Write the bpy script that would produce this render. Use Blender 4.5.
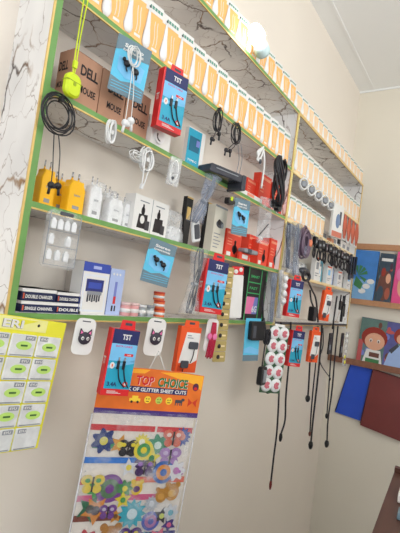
import bpy, math, random
from mathutils import Vector, Matrix
random.seed(7)
C = bpy.context.scene
for o in list(bpy.data.objects): bpy.data.objects.remove(o)
COL = C.collection

# ------------------------------------------------------------------ camera
# X runs along the shelf wall, Y into it, Z up; eye height 2.15 m
EYE = 2.15
R3 = ((0.55346, -0.13266, -0.82224), (0.11985, 0.98964, -0.07899), (0.82421, -0.05482, 0.56363))
F = 430.0
def wv(r): return Vector((r[0], r[2], -r[1]))
right, down, fwd = (wv(r).normalized() for r in R3)
cam = bpy.data.objects.new('camera', bpy.data.cameras.new('camera')); COL.objects.link(cam)
cam.data.sensor_fit = 'VERTICAL'; cam.data.sensor_height = 24; cam.data.lens = F / 533 * 24
cam.data.clip_start = 0.02
cam.matrix_world = Matrix(((right.x, -down.x, -fwd.x, 0), (right.y, -down.y, -fwd.y, 0), (right.z, -down.z, -fwd.z, EYE), (0, 0, 0, 1)))
C.camera = cam

# ------------------------------------------------------------------ world, lights, exposure
w = bpy.data.worlds.new('world'); C.world = w; w.use_nodes = True
w.node_tree.nodes['Background'].inputs[0].default_value = (0.93, 0.96, 1.0, 1)
w.node_tree.nodes['Background'].inputs[1].default_value = 0.66
def area(name, loc, target, sx, sy, power, col):
    l = bpy.data.lights.new(name, 'AREA'); l.shape = 'RECTANGLE'; l.size = sx; l.size_y = sy; l.energy = power; l.color = col
    o = bpy.data.objects.new(name, l); COL.objects.link(o); o.location = loc
    o.rotation_euler = (Vector(target) - Vector(loc)).to_track_quat('-Z', 'Y').to_euler()
    return o
area('doorway_daylight', (-2.4, -2.0, 2.6), (1.2, 1.1, 2.6), 2.2, 2.2, 64, (0.98, 0.985, 1.0))
area('added_ceiling_fill', (1.3, -2.4, 3.0), (2.3, -0.6, 7.0), 2.4, 1.2, 75, (0.94, 0.98, 1.0))  # added fill lamp tilted up to brighten the ceiling, not a real window
C.view_settings.view_transform = 'Standard'; C.view_settings.look = 'None'
C.view_settings.gamma = 1; C.view_settings.use_curve_mapping = False
C.view_settings.exposure = 0.16

# ------------------------------------------------------------------ projection helpers (photo pixel -> real place on a plane)
def ray(px, py):
    return right * ((px - 200) / F) + down * ((py - 266.5) / F) + fwd
def at(px, py, Y):
    d = ray(px, py); p = d * (Y / d.y); return Vector((p.x, Y, p.z + EYE))
def x_at(px, Z, Y):
    k = (px - 200) / F; z = Z - EYE
    return -((right.y - k * fwd.y) * Y + (right.z - k * fwd.z) * z) / (right.x - k * fwd.x)
def z_at(py, X, Y):
    k = (py - 266.5) / F
    return -((down.x - k * fwd.x) * X + (down.y - k * fwd.y) * Y) / (down.z - k * fwd.z) + EYE

# ------------------------------------------------------------------ materials
def lin(c):
    return tuple((v / 255 / 12.92 if v / 255 <= .04045 else ((v / 255 + .055) / 1.055) ** 2.4) for v in c) + (1,)
MATS = {}
def mat(name, rgb, rough=.5, var=.06, metal=0, scale=30, spec=.4, emit=0, coat=0):
    if name in MATS: return MATS[name]
    m = bpy.data.materials.new(name); m.use_nodes = True; n = m.node_tree.nodes; L = m.node_tree.links
    b = n['Principled BSDF']; b.inputs['Roughness'].default_value = rough; b.inputs['Metallic'].default_value = metal
    b.inputs['Specular IOR Level'].default_value = spec; b.inputs['Coat Weight'].default_value = coat
    tc = n.new('ShaderNodeTexCoord'); nz = n.new('ShaderNodeTexNoise'); nz.inputs['Scale'].default_value = scale
    mx = n.new('ShaderNodeMix'); mx.data_type = 'RGBA'
    c = lin(rgb); mx.inputs[6].default_value = tuple(v * (1 - var) for v in c[:3]) + (1,); mx.inputs[7].default_value = tuple(min(1, v * (1 + var)) for v in c[:3]) + (1,)
    L.new(tc.outputs['Object'], nz.inputs['Vector']); L.new(nz.outputs['Fac'], mx.inputs[0]); L.new(mx.outputs[2], b.inputs['Base Color'])
    if emit: b.inputs['Emission Color'].default_value = c; b.inputs['Emission Strength'].default_value = emit
    MATS[name] = m; return m
def clear(name, rgb=(235, 238, 240), alpha=.2, rough=.15):
    if name in MATS: return MATS[name]
    m = bpy.data.materials.new(name); m.use_nodes = True; n = m.node_tree.nodes; L = m.node_tree.links
    b = n['Principled BSDF']; b.inputs['Base Color'].default_value = lin(rgb); b.inputs['Roughness'].default_value = rough
    b.inputs['Specular IOR Level'].default_value = .8
    tc = n.new('ShaderNodeTexCoord'); nz = n.new('ShaderNodeTexNoise'); nz.inputs['Scale'].default_value = 22; nz.inputs['Detail'].default_value = 4
    mr = n.new('ShaderNodeMapRange'); mr.inputs[1].default_value = .45; mr.inputs[2].default_value = .75; mr.inputs[3].default_value = alpha; mr.inputs[4].default_value = min(1, alpha + .35)
    L.new(tc.outputs['Object'], nz.inputs['Vector']); L.new(nz.outputs['Fac'], mr.inputs[0]); L.new(mr.outputs[0], b.inputs['Alpha'])
    bp = n.new('ShaderNodeBump'); bp.inputs['Strength'].default_value = .6; bp.inputs['Distance'].default_value = .004
    L.new(nz.outputs['Fac'], bp.inputs['Height']); L.new(bp.outputs[0], b.inputs['Normal'])
    MATS[name] = m; return m
def marble():
    m = bpy.data.materials.new('marble_laminate'); m.use_nodes = True; n = m.node_tree.nodes; L = m.node_tree.links
    b = n['Principled BSDF']; b.inputs['Roughness'].default_value = .3
    tc = n.new('ShaderNodeTexCoord'); mp = n.new('ShaderNodeMapping'); mp.inputs['Scale'].default_value = (1, 1, .62)
    L.new(tc.outputs['Object'], mp.inputs['Vector'])
    wn = n.new('ShaderNodeTexNoise'); wn.inputs['Scale'].default_value = 7; wn.inputs['Detail'].default_value = 5
    L.new(mp.outputs[0], wn.inputs['Vector'])
    vm = n.new('ShaderNodeVectorMath'); vm.operation = 'MULTIPLY_ADD'; vm.inputs[1].default_value = (.16, .16, .16)
    L.new(wn.outputs['Color'], vm.inputs[0]); L.new(mp.outputs[0], vm.inputs[2])
    def crack(scale, w0, w1):
        v = n.new('ShaderNodeTexVoronoi'); v.feature = 'DISTANCE_TO_EDGE'; v.inputs['Scale'].default_value = scale
        L.new(vm.outputs[0], v.inputs['Vector'])
        r = n.new('ShaderNodeMapRange'); r.inputs[1].default_value = w0; r.inputs[2].default_value = w1; r.inputs[3].default_value = 1; r.inputs[4].default_value = 0
        L.new(v.outputs['Distance'], r.inputs[0]); return r
    c1 = crack(5.2, .004, .026); c2 = crack(13, .0, .02)
    msk = n.new('ShaderNodeTexNoise'); msk.inputs['Scale'].default_value = 9; L.new(mp.outputs[0], msk.inputs['Vector'])
    mm = n.new('ShaderNodeMapRange'); mm.inputs[1].default_value = .36; mm.inputs[2].default_value = .5; L.new(msk.outputs['Fac'], mm.inputs[0])
    mu = n.new('ShaderNodeMath'); mu.operation = 'MULTIPLY'; L.new(c1.outputs[0], mu.inputs[0]); L.new(mm.outputs[0], mu.inputs[1])
    mu2 = n.new('ShaderNodeMath'); mu2.operation = 'MULTIPLY'; mu2.inputs[1].default_value = .7; L.new(c2.outputs[0], mu2.inputs[0])
    mu3 = n.new('ShaderNodeMath'); mu3.operation = 'MULTIPLY'; L.new(mu2.outputs[0], mu3.inputs[0]); L.new(mm.outputs[0], mu3.inputs[1])
    cl = n.new('ShaderNodeTexNoise'); cl.inputs['Scale'].default_value = 5; L.new(mp.outputs[0], cl.inputs['Vector'])
    base = n.new('ShaderNodeValToRGB'); L.new(cl.outputs['Fac'], base.inputs[0])
    base.color_ramp.elements[0].color = lin((222, 221, 220)); base.color_ramp.elements[0].position = .35
    base.color_ramp.elements[1].color = lin((242, 241, 239)); base.color_ramp.elements[1].position = .6
    vc = n.new('ShaderNodeValToRGB'); L.new(wn.outputs['Fac'], vc.inputs[0])
    vc.color_ramp.elements[0].color = lin((74, 62, 62)); vc.color_ramp.elements[0].position = .45
    vc.color_ramp.elements[1].color = lin((160, 120, 74)); vc.color_ramp.elements[1].position = .6
    x1 = n.new('ShaderNodeMix'); x1.data_type = 'RGBA'; L.new(mu.outputs[0], x1.inputs[0]); L.new(base.outputs[0], x1.inputs[6]); L.new(vc.outputs[0], x1.inputs[7])
    x2 = n.new('ShaderNodeMix'); x2.data_type = 'RGBA'; L.new(mu3.outputs[0], x2.inputs[0]); L.new(x1.outputs[2], x2.inputs[6]); x2.inputs[7].default_value = lin((125, 100, 85))
    L.new(x2.outputs[2], b.inputs['Base Color']); return m
MARB = marble()
def plaster(name, rgb, blotch=.05):
    m = mat(name, rgb, rough=.85, var=blotch, scale=1.6, spec=.15); n = m.node_tree.nodes; L = m.node_tree.links
    nz = n.new('ShaderNodeTexNoise'); nz.inputs['Scale'].default_value = 60
    bp = n.new('ShaderNodeBump'); bp.inputs['Strength'].default_value = .08; bp.inputs['Distance'].default_value = .003
    L.new(nz.outputs['Fac'], bp.inputs['Height']); L.new(bp.outputs[0], n['Principled BSDF'].inputs['Normal']); return m
def wood(name, a, bcol, rough=.45, axis=(1, 12, 12)):
    m = mat(name, a, rough=rough); n = m.node_tree.nodes; L = m.node_tree.links
    mx = [k for k in n if k.bl_idname == 'ShaderNodeMix'][0]; nz = [k for k in n if k.bl_idname == 'ShaderNodeTexNoise'][0]; tc = [k for k in n if k.bl_idname == 'ShaderNodeTexCoord'][0]
    mp = n.new('ShaderNodeMapping'); mp.inputs['Scale'].default_value = axis; L.new(tc.outputs['Object'], mp.inputs['Vector']); L.new(mp.outputs[0], nz.inputs['Vector'])
    nz.inputs['Scale'].default_value = 4; nz.inputs['Detail'].default_value = 6
    mx.inputs[6].default_value = lin(a); mx.inputs[7].default_value = lin(bcol); return m
WALL = plaster('cream_wall_paint', (232, 223, 211)); CEIL = plaster('ceiling_paint', (246, 247, 246), .02)
ENDW = plaster('end_wall_paint', (230, 223, 208))
GREEN = mat('green_edge_film', (112, 158, 88), .35, .12); GOLD = mat('gold_trim', (222, 190, 118), .3, .05, metal=.3)
CHROME = mat('polished_brass', (236, 218, 140), .25, .03, metal=.35)
WHITE = mat('white_plastic', (232, 232, 232), .35, .02); OFFW = mat('off_white_card', (228, 226, 222), .6, .03)
CABLE_W = mat('white_cable', (226, 226, 224), .4, .02)
BLACK = mat('black_plastic', (28, 28, 32), .35, .1); CABLE_K = mat('black_cable', (38, 37, 42), .4, .1)
DGREY = mat('dark_grey', (70, 72, 80), .5); GREY = mat('grey_plastic', (140, 144, 150), .45); CABLE_G = mat('grey_cable', (128, 132, 142), .4, .1)
ORANGE = mat('orange_card_print', (245, 186, 112), .5, .05); ORANGE_P = mat('pale_orange_card_print', (242, 206, 160), .5, .05)
GRTXT = mat('green_print', (96, 150, 130), .5); CREAM = mat('pale_card_edge', (236, 216, 170), .5)
RED = mat('red_card', (214, 42, 46), .4); REDO = mat('red_orange_box', (226, 66, 44), .45, .08); ORBOX = mat('orange_red_card', (232, 88, 38), .45)
NAVY = mat('navy_print', (38, 44, 96), .45); TEAL = mat('teal_print', (40, 160, 190), .4, .1); SKY = mat('sky_blue_print', (120, 190, 232), .45, .1)
LBLUE = mat('light_blue_card', (92, 190, 224), .45, .06); SLATE = mat('slate_card', (104, 128, 140), .5); LAV = mat('lavender_print', (120, 130, 200), .5)
KRAFT = mat('kraft_cardboard', (180, 136, 110), .7, .06); KRAFT_D = mat('kraft_tape', (140, 94, 68), .6); INK = mat('black_ink', (40, 34, 36), .6)
NEON = mat('neon_silicone', (206, 226, 38), .45, .05); YEL = mat('yellow_charger_plastic', (246, 186, 32), .35, .04)
YCARD = mat('yellow_display_card', (232, 226, 62), .45, .04); LIME = mat('lime_sticker', (190, 226, 116), .5)
DBLUE = mat('dark_blue_box', (26, 36, 72), .4); BLUE = mat('blue_print', (58, 78, 170), .45); PBLUE = mat('pale_blue_box', (176, 192, 230), .5)
PINK = mat('pink_print', (232, 120, 170), .5); MAG = mat('magenta_print', (196, 60, 130), .5); PURP = mat('purple_glitter', (112, 60, 140), .4, .25, scale=300)
CLEAR = clear('clear_plastic'); CLEAR2 = clear('cloudy_plastic_bag', alpha=.26, rough=.2); CLEAR0 = clear('thin_clear_wrap', alpha=.08, rough=.1)
SILV = clear('silver_pouch', (158, 172, 196), .16, .1)
STEEL = mat('steel_pin', (190, 190, 195), .25, .03, metal=.8)

# ------------------------------------------------------------------ mesh builder
_txt = {}
def text_geo(s, spacing=1.0):
    if (s, spacing) in _txt: return _txt[(s, spacing)]
    cu = bpy.data.curves.new('t', 'FONT'); cu.body = s; cu.resolution_u = 2; cu.space_character = spacing; cu.offset = .03
    ob = bpy.data.objects.new('t', cu); COL.objects.link(ob)
    me = bpy.data.meshes.new_from_object(ob.evaluated_get(bpy.context.evaluated_depsgraph_get()))
    vs = [(v.co.x, v.co.y) for v in me.vertices]; fs = [tuple(p.vertices) for p in me.polygons]
    bpy.data.objects.remove(ob); bpy.data.curves.remove(cu); bpy.data.meshes.remove(me)
    x0 = min(v[0] for v in vs); x1 = max(v[0] for v in vs); y0 = min(v[1] for v in vs); y1 = max(v[1] for v in vs)
    g = ([((a - x0) / (x1 - x0), (b - y0) / (y1 - y0)) for a, b in vs], fs); _txt[(s, spacing)] = g; return g
class MB:
    def __init__(s): s.v = []; s.f = []; s.m = []; s.mats = []; s.sm = []
    def mi(s, m):
        if m not in s.mats: s.mats.append(m)
        return s.mats.index(m)
    def add(s, vs, fs, m, smooth=False):
        o = len(s.v); s.v += [tuple(v) for v in vs]; k = s.mi(m)
        for f in fs: s.f.append(tuple(i + o for i in f)); s.m.append(k); s.sm.append(smooth)
        return s
    def box(s, x0, x1, y0, y1, z0, z1, m, b=0.0):
        if b <= 0:
            vs = [(x, y, z) for x in (x0, x1) for y in (y0, y1) for z in (z0, z1)]
            return s.add(vs, [(0, 1, 3, 2), (4, 6, 7, 5), (0, 4, 5, 1), (2, 3, 7, 6), (0, 2, 6, 4), (1, 5, 7, 3)], m)
        return s.rbox(x0, x1, y0, y1, z0, z1, m, b)
    def rbox(s, x0, x1, y0, y1, z0, z1, m, r, n=3):      # rounded outline in XZ with small chamfer front and back
        out = []
        for cx, cz, a0 in ((x1 - r, z1 - r, 0), (x0 + r, z1 - r, 90), (x0 + r, z0 + r, 180), (x1 - r, z0 + r, 270)):
            for k in range(n + 1):
                a = math.radians(a0 + 90 * k / n); out.append((cx + r * math.cos(a), cz + r * math.sin(a)))
        ch = min(r * .3, (y1 - y0) * .25); cx, cz = (x0 + x1) / 2, (z0 + z1) / 2
        def ring(y, d):
            return [(cx + (x - cx) * (1 - d / max(1e-6, (x1 - x0) / 2)), y, cz + (z - cz) * (1 - d / max(1e-6, (z1 - z0) / 2))) for x, z in out]
        return s.loft([ring(y0, ch), ring(y0 + ch, 0), ring(y1 - ch, 0), ring(y1, ch)], m, False)
    def loft(s, rings, m, smooth=True, caps=True):
        n = len(rings[0]); vs = [p for r in rings for p in r]; fs = []
        for i in range(len(rings) - 1):
            for j in range(n):
                a = i * n + j; b = i * n + (j + 1) % n; fs.append((a, b, b + n, a + n))
        if caps: fs.append(tuple(range(n - 1, -1, -1))); fs.append(tuple((len(rings) - 1) * n + j for j in range(n)))
        return s.add(vs, fs, m, smooth)
    def poly(s, pts, y, m, t=.0006):                     # flat printed shape or thin cut-out, pts in XZ
        n = len(pts); vs = [(x, y - t, z) for x, z in pts] + [(x, y, z) for x, z in pts]
        fs = [tuple(range(n)), tuple(range(2 * n - 1, n - 1, -1))] + [(i, i + n, (i + 1) % n + n, (i + 1) % n) for i in range(n)]
        return s.add(vs, fs, m)
    def rect(s, x0, x1, z0, z1, y, m, t=.0006): return s.poly([(x0, z0), (x1, z0), (x1, z1), (x0, z1)], y, m, t)
    def disc(s, cx, cz, rx, rz, y, m, t=.0006, n=18): return s.poly([(cx + rx * math.cos(2 * math.pi * k / n), cz + rz * math.sin(2 * math.pi * k / n)) for k in range(n)], y, m, t)
    def text(s, t, x, z, wd, h, y, m, sp=1.0):
        vs, fs = text_geo(t, sp); return s.add([(x + a * wd, y, z + b * h) for a, b in vs], fs, m)
    def sidetext(s, t, x, y0, z, wd, h, m):              # reads on a face looking to -X
        vs, fs = text_geo(t); return s.add([(x, y0 - a * wd, z + b * h) for a, b in vs], fs, m)
    def tube(s, pts, r, m, n=6, closed=False, smooth=True):
        P = [Vector(p) for p in pts]; rings = []; prev = None
        for i, p in enumerate(P):
            if closed: t = P[(i + 1) % len(P)] - P[i - 1]
            else: t = P[min(i + 1, len(P) - 1)] - P[max(i - 1, 0)]
            if t.length < 1e-9: t = Vector((0, 0, 1))
            t.normalize()
            if prev is None: u = t.orthogonal().normalized()
            else:
                u = prev - t * prev.dot(t)
                u = u.normalized() if u.length > 1e-6 else t.orthogonal().normalized()
            prev = u; v = t.cross(u); rr = r[i] if isinstance(r, (list, tuple)) else r
            rings.append([tuple(p + (u * math.cos(2 * math.pi * k / n) + v * math.sin(2 * math.pi * k / n)) * rr) for k in range(n)])
        if closed:
            vs = [p for q in rings for p in q]; N = len(rings)
            fs = [(i * n + j, i * n + (j + 1) % n, ((i + 1) % N) * n + (j + 1) % n, ((i + 1) % N) * n + j) for i in range(N) for j in range(n)]
            return s.add(vs, fs, m, smooth)
        return s.loft(rings, m, smooth)
    def lathe(s, prof, m, c=(0, 0, 0), ax=(0, 0, 1), n=16, smooth=True):   # prof: (radius, along)
        ax = Vector(ax).normalized(); u = ax.orthogonal().normalized(); v = ax.cross(u); c = Vector(c)
        return s.loft([[tuple(c + ax * h + (u * math.cos(2 * math.pi * k / n) + v * math.sin(2 * math.pi * k / n)) * max(r, 1e-4)) for k in range(n)] for r, h in prof], m, smooth)
    def ball(s, c, rx, ry, rz, m, n=12, k=7):
        return s.loft([[(c[0] + rx * math.sin(a) * math.cos(b), c[1] + ry * math.sin(a) * math.sin(b), c[2] + rz * math.cos(a)) for b in (2 * math.pi * j / n for j in range(n))] for a in (math.pi * (i + .15) / (k + .3) for i in range(k + 1))], m, True)
    def build(s, name, parent=None):
        me = bpy.data.meshes.new(name); me.from_pydata(s.v, [], s.f)
        for m in s.mats: me.materials.append(m)
        me.polygons.foreach_set('material_index', s.m); me.polygons.foreach_set('use_smooth', s.sm)
        import bmesh
        bm = bmesh.new(); bm.from_mesh(me); bmesh.ops.recalc_face_normals(bm, faces=bm.faces); bm.to_mesh(me); bm.free()
        me.update(); o = bpy.data.objects.new(name, me); COL.objects.link(o)
        if parent: o.parent = parent
        return o
def spline(pts, k=6):
    P = [Vector(p) for p in pts]; P = [P[0] * 2 - P[1]] + P + [P[-1] * 2 - P[-2]]; out = []
    for i in range(1, len(P) - 2):
        a, b, c, d = P[i - 1:i + 3]
        for j in range(k):
            t = j / k; out.append(.5 * ((2 * b) + (c - a) * t + (2 * a - 5 * b + 4 * c - d) * t * t + (3 * b - a - 3 * c + d) * t ** 3))
    out.append(P[-2]); return out
def tag(o, label, cat, group=None, kind=None):
    o['label'] = label; o['category'] = cat
    if group: o['group'] = group
    if kind: o['kind'] = kind
    return o
def thing(name, loc, label, cat, group=None, roll=0, yaw=0, kind=None):
    o = bpy.data.objects.new(name, None); COL.objects.link(o); o.empty_display_size = .02
    o.location = loc; o.rotation_euler = (0, math.radians(roll), -math.radians(yaw))
    return tag(o, label, cat, group, kind)
def structure(o, label=None, cat=None):
    o['kind'] = 'structure'
    if label: o['label'] = label; o['category'] = cat
    return o
def clone(root, loc, label=None, roll=None, yaw=None, group=None):
    r = root.copy(); COL.objects.link(r); r.location = loc
    if label: r['label'] = label
    if group: r['group'] = group
    if roll is not None or yaw is not None: r.rotation_euler = (0, math.radians(roll or 0), -math.radians(yaw or 0))
    def rec(src, dst):
        for ch in list(src.children):
            c = ch.copy(); COL.objects.link(c); c.parent = dst; rec(ch, c)
    rec(root, r); return r
def frame(tl, tr, bl, Y, yaw=0):
    """hanging panel: real anchor, width, height, roll from three of its corners on its own upright plane"""
    a = math.radians(yaw); A = at(*tl, Y); n = Vector((-math.sin(a), -math.cos(a), 0)); u = Vector((math.cos(a), -math.sin(a), 0))
    A0 = A - Vector((0, 0, EYE))
    def hit(p): d = ray(*p); return d * (A0.dot(n) / d.dot(n)) - A0
    b, c = hit(tr), hit(bl); r1 = -math.atan2(b.z, b.dot(u)); r2 = math.atan2(-c.dot(u), -c.z)
    return A, math.hypot(b.z, b.dot(u)), math.hypot(c.z, c.dot(u)), math.degrees((r1 + r2) / 2)
def coil(cx, cy, cz, rx, rz, turns, jit=.004, yj=.004, k=22, seed=0):
    rd = random.Random(seed); out = []
    ph = [(rd.uniform(-jit, jit), rd.uniform(-jit, jit), rd.uniform(-jit, jit)) for _ in range(turns + 1)]
    for i in range(turns * k):
        t = i / k; a = 2 * math.pi * t; f = t - int(t); p, q = ph[int(t)], ph[int(t) + 1]
        L = [p[j] * (1 - f) + q[j] * f for j in range(3)]
        out.append((cx + (rx + L[2]) * math.sin(a) + L[0], cy + yj * math.sin(a * .7 + seed) , cz + (rz + L[2]) * math.cos(a) + L[1]))
    return out

# ------------------------------------------------------------------ room
WY = 1.169; EX = 3.97; CZ = EYE + 2.04
# board heights
T = .019
SH = {4: EYE - .119, 3: EYE + .172, 2: EYE + .477, 1: EYE + .762, 0: EYE + 1.102}
structure(MB().box(-3.2, EX + .12, WY, WY + .12, 0, CZ, WALL).build('wall_left'))
structure(MB().box(EX, EX + .12, -3.2, WY, 0, CZ, ENDW).build('wall_right'))
structure(MB().box(.6, EX + .12, -3.32, -3.2, 0, CZ, WALL).build('light_blocking_wall'))  # unseen wall added to block world light and dim the lower right
structure(MB().box(-3.2, EX + .12, -3.2, WY + .12, CZ, CZ + .1, CEIL).build('ceiling'))
structure(MB().box(-3.2, EX + .12, -3.2, WY + .12, -.1, 0, mat('floor_tiles', (100, 94, 84), .4, .08, scale=4)).build('floor'))
tr = MB().box(-3.2, EX, 1.035, 1.055, CZ - .003, CZ, CEIL); structure(tr.build('trim_1'))
tr = MB().box(EX - .014, EX, -3.2, WY, CZ - .012, CZ, CEIL); structure(tr.build('trim_2'))

# shelf unit: boards are parts of one fixed unit
unit = thing('wall_shelf_unit', (.633, 1.0, 0), 'long white marble patterned shelf unit with green edging covering the wall', 'shelf unit')
def part(mb, name, parent=unit): 
    o = mb.build(name, parent); o.location = (-.633, -1.0, 0) if parent is unit else (0, 0, 0); return o
X0, XD, X1 = .633, 2.247, 3.80
def upright(xa, xb, bot, top, lip, lip2, name):
    m = MB().box(xa + .001, xb - .001, 1.002, WY, bot, top, MARB)
    p = part(m, name)
    e = MB().box(xa + .003, xb, .9985, 1.002, bot, top, lip).box(xa - .0015, xa + .004, .997, 1.002, bot, top, lip2).build('edge_strip', p)
    return p
upright(X0, X0 + .024, SH[4] - T, SH[0], GREEN, GOLD, 'side_panel')
upright(XD, XD + .03, SH[4] - T, SH[0] - T, CHROME, GOLD, 'divider_panel')
upright(X1 - .02, X1 + .005, SH[4] - T - .02, SH[0] - T, CREAM, GOLD, 'side_panel')
for k in range(5):
    z = SH[k]; ends = [(X0 + .024, XD), (XD + .03, X1 - .02)] if k else [(X0 + .024, XD + .015), (XD + .015, X1 + .005)]
    for i, (a, b) in enumerate(ends):
        p = part(MB().box(a, b, 1.002, WY, z - T, z, MARB), 'shelf_board')
        g = GREEN if (i == 0) else (GOLD if k == 0 else DGREY if k == 4 else CREAM)
        MB().box(a, b, .9985, 1.002, z - T + .003, z, g).box(a, b, .997, 1.002, z - T - .001, z - T + .0035, GOLD).build('edge_strip', p)

# ------------------------------------------------------------------ standing orange cards
def orange_card(name, wd, h, pale, loc, label, group):
    t = thing(name, loc, label, 'card', group)
    O = ORANGE_P if pale else ORANGE
    m = MB().box(0, wd, -.0012, 0, 0, h, O); y = -.0012
    m.rect(0, wd, h * .8, h, y, OFFW); m.rect(wd * .3, wd * .95, h * .87, h * .93, y - .0006, GRTXT)
    for k in range(4): m.rect(wd * (.36 + .15 * k), wd * (.385 + .15 * k), h * .86, h * .94, y - .0012, OFFW)
    m.rect(wd * .62, wd * .9, h * .12, h * .17, y, OFFW)
    for k in range(2): m.poly([(wd * (.66 + .14 * k + .03 * math.sin(j * .9)), h * (.2 + .08 * j)) for j in range(7)] + [(wd * (.685 + .14 * k + .03 * math.sin(j * .9)), h * (.2 + .08 * j)) for j in range(6, -1, -1)], y, OFFW)
    m.rect(0, .0018, 0, h, y, CREAM)
    m.build('printed_backing', t)
    b = []; prof = [(.10, .10), (.06, .17), (.2, .2), (.2, .45), (.1, .55), (.07, .72), (.045, .8)]
    zz = [.08, .14, .22, .36, .5, .68, .84]; ww = [.10, .19, .22, .17, .12, .09, .05]
    rings = []
    for z_, w_ in zip(zz, ww):
        rings.append([(wd * (.3 + w_ * math.cos(a)), y - .001 - max(0, math.sin(a)) * .006 * (w_ / .2), h * z_) for a in (math.pi * 2 * j / 10 for j in range(10))])
    MB().loft(rings, WHITE).build('plastic_blister', t)
    MB().disc(wd * .3, h * .88, wd * .05, wd * .05, y - .0006, DGREY).build('hanging_hole', t)
    return t
def card_row(n, xa, pitch, z, wd, h, pale, label, group, Y=1.02, yaw=7):
    rd = random.Random(n * 7 + int(z * 100)); first = None
    for i in range(n):
        loc = (xa + i * pitch, Y + rd.uniform(-.003, .003), z)
        if first is None:
            first = orange_card('orange_accessory_card', wd, h, pale, loc, label, group); first.rotation_euler = (0, 0, -math.radians(yaw))
        else: clone(first, loc, label, roll=0, yaw=yaw + rd.uniform(-1, 1))
card_row(17, .70, .0885, SH[1], .086, .178, False, 'orange and white card standing on the upper shelf, left of the brass divider', 'orange cards on the upper shelf of the left bay')
card_row(11, 1.12, .098, SH[0], .094, .135, False, 'orange and white card standing on top of the shelf unit, above the left bay', 'orange cards on top of the unit, left bay')
card_row(16, 2.2, .098, SH[0], .094, .115, True, 'pale orange card standing on top of the shelf unit, above the right bay', 'orange cards on top of the unit, right bay')
card_row(15, 2.30, .099, SH[1], .096, .165, True, 'pale orange card standing on the upper shelf, right of the brass divider', 'pale orange cards on the upper shelf of the right bay')
card_row(7, 2.30, .092, SH[2], .09, .15, True, 'pale orange card standing on the second shelf just right of the brass divider', 'pale orange cards on the second shelf of the right bay')

# ------------------------------------------------------------------ bulb on the top edge
b = at(263, 53, .965); t = thing('light_bulb', b, 'lit white bulb in a holder on the top edge of the unit', 'light bulb')
ax = Vector((-.1, -.015, .02)).normalized()
MB().lathe([(.0, 0), (.034, 0), (.036, .012), (.034, .04), (.03, .052), (.02, .056)], mat('pale_cyan_plastic', (214, 238, 240), .3), ax=ax).build('lamp_holder', t)
MB().lathe([(.016, .05), (.02, .06), (.03, .075), (.035, .09), (.037, .108), (.033, .128), (.024, .152), (.004, .158)], mat('bulb_glow', (255, 255, 255), emit=8), ax=ax).build('glass_bulb', t)

# ------------------------------------------------------------------ generic builders
def box_on(name, pl, pr, ptop, zs, Y, depth, label, cat, group=None, yaw=0):
    """box standing on a shelf: left/right pixel edge at its foot, top pixel of the front left corner"""
    xa, xb = x_at(pl, zs, Y), x_at(pr, zs, Y); h = z_at(ptop, xa, Y) - zs
    t = thing(name, (xa, Y, zs), label, cat, group, yaw=yaw); return t, xb - xa, h, depth

def cable_box(name, fr_, label, side=.03, group=None, hang=True, y_off=0):
    A, wd, h, roll = fr_[:4]; yaw = fr_[4]
    t = thing(name, A, label, 'cable box', group, roll, yaw)
    m = MB().box(0, wd, 0, side, -h, 0, RED); y = 0
    m.rect(wd * .07, wd, -h * .9, -.0005, y, TEAL); m.rect(wd * .07, wd, -h * .22, -.0005, y - .0006, NAVY)
    m.rect(wd * .07, wd, -h * .48, -h * .22, y - .0006, SKY)
    m.poly([(wd * .07, -h * .55), (wd, -h * .45), (wd, -h * .5), (wd * .07, -h * .6)], y - .0006, SKY)
    m.text('TST', wd * .4, -h * .155, wd * .32, h * .085, y - .0015, OFFW)
    m.text('DATA CABLE', wd * .22, -h * .27, wd * .6, h * .03, y - .0015, MAG)
    m.rect(wd * .58, wd * .9, -h * .4, -h * .36, y - .0012, RED); m.text('USB', wd * .68, -h * .39, wd * .14, h * .02, y - .002, OFFW)
    m.text('3.4A', wd * .16, -h * .86, wd * .34, h * .065, y - .0015, NAVY)
    m.disc(wd * .8, -h * .82, wd * .09, wd * .09, y - .0012, RED); m.disc(wd * .8, -h * .82, wd * .05, wd * .05, y - .0018, OFFW)
    m.disc(wd * .22, -h * .55, wd * .08, wd * .11, y - .0012, OFFW); m.rect(wd * .2, wd * .24, -h * .57, -h * .53, y - .0018, ORBOX)
    for k in range(3): m.rect(wd * .2, wd * (.5 + .1 * k), -h * (.935 + .016 * k), -h * (.928 + .016 * k), y - .0006, OFFW)
    m.sidetext('TST', -.0006, side * .75, -h * .55, side * .5, h * .12, OFFW)
    m.build('printed_carton', t)
    c = MB()
    for (x0, x1, zb) in ((.42, .78, -.97), (.62, .92, -.9)):
        pts = spline([(wd * x0, y - .003, -h * .52), (wd * (x0 + .06), y - .004, -h * .66), (wd * (x0 + .16), y - .004, -h * .78), (wd * min(.95, x1), y - .003, -h * .87)], 4)
        c.tube(pts, wd * .022, BLACK); c.box(wd * (x0 - .045), wd * (x0 + .045), y - .006, y - .001, -h * .6, -h * .47, BLACK, wd * .02); c.box(wd * (x0 - .025), wd * (x0 + .025), y - .0055, y - .001, -h * .47, -h * .42, STEEL)
    c.build('pictured_cable', t)
    if hang:
        q = MB().poly([(wd * .3, 0), (wd * .34, h * .14), (wd * .82, h * .14), (wd * .86, 0)], side * .4, RED, .001); q.rect(wd * .47, wd * .72, h * .06, h * .1, side * .4 - .001, DGREY)
        q.build('hanging_tab', t)
    return t
def fr(tl, tr, bl, Y, yaw): return frame(tl, tr, bl, Y, yaw) + (yaw,)

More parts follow.
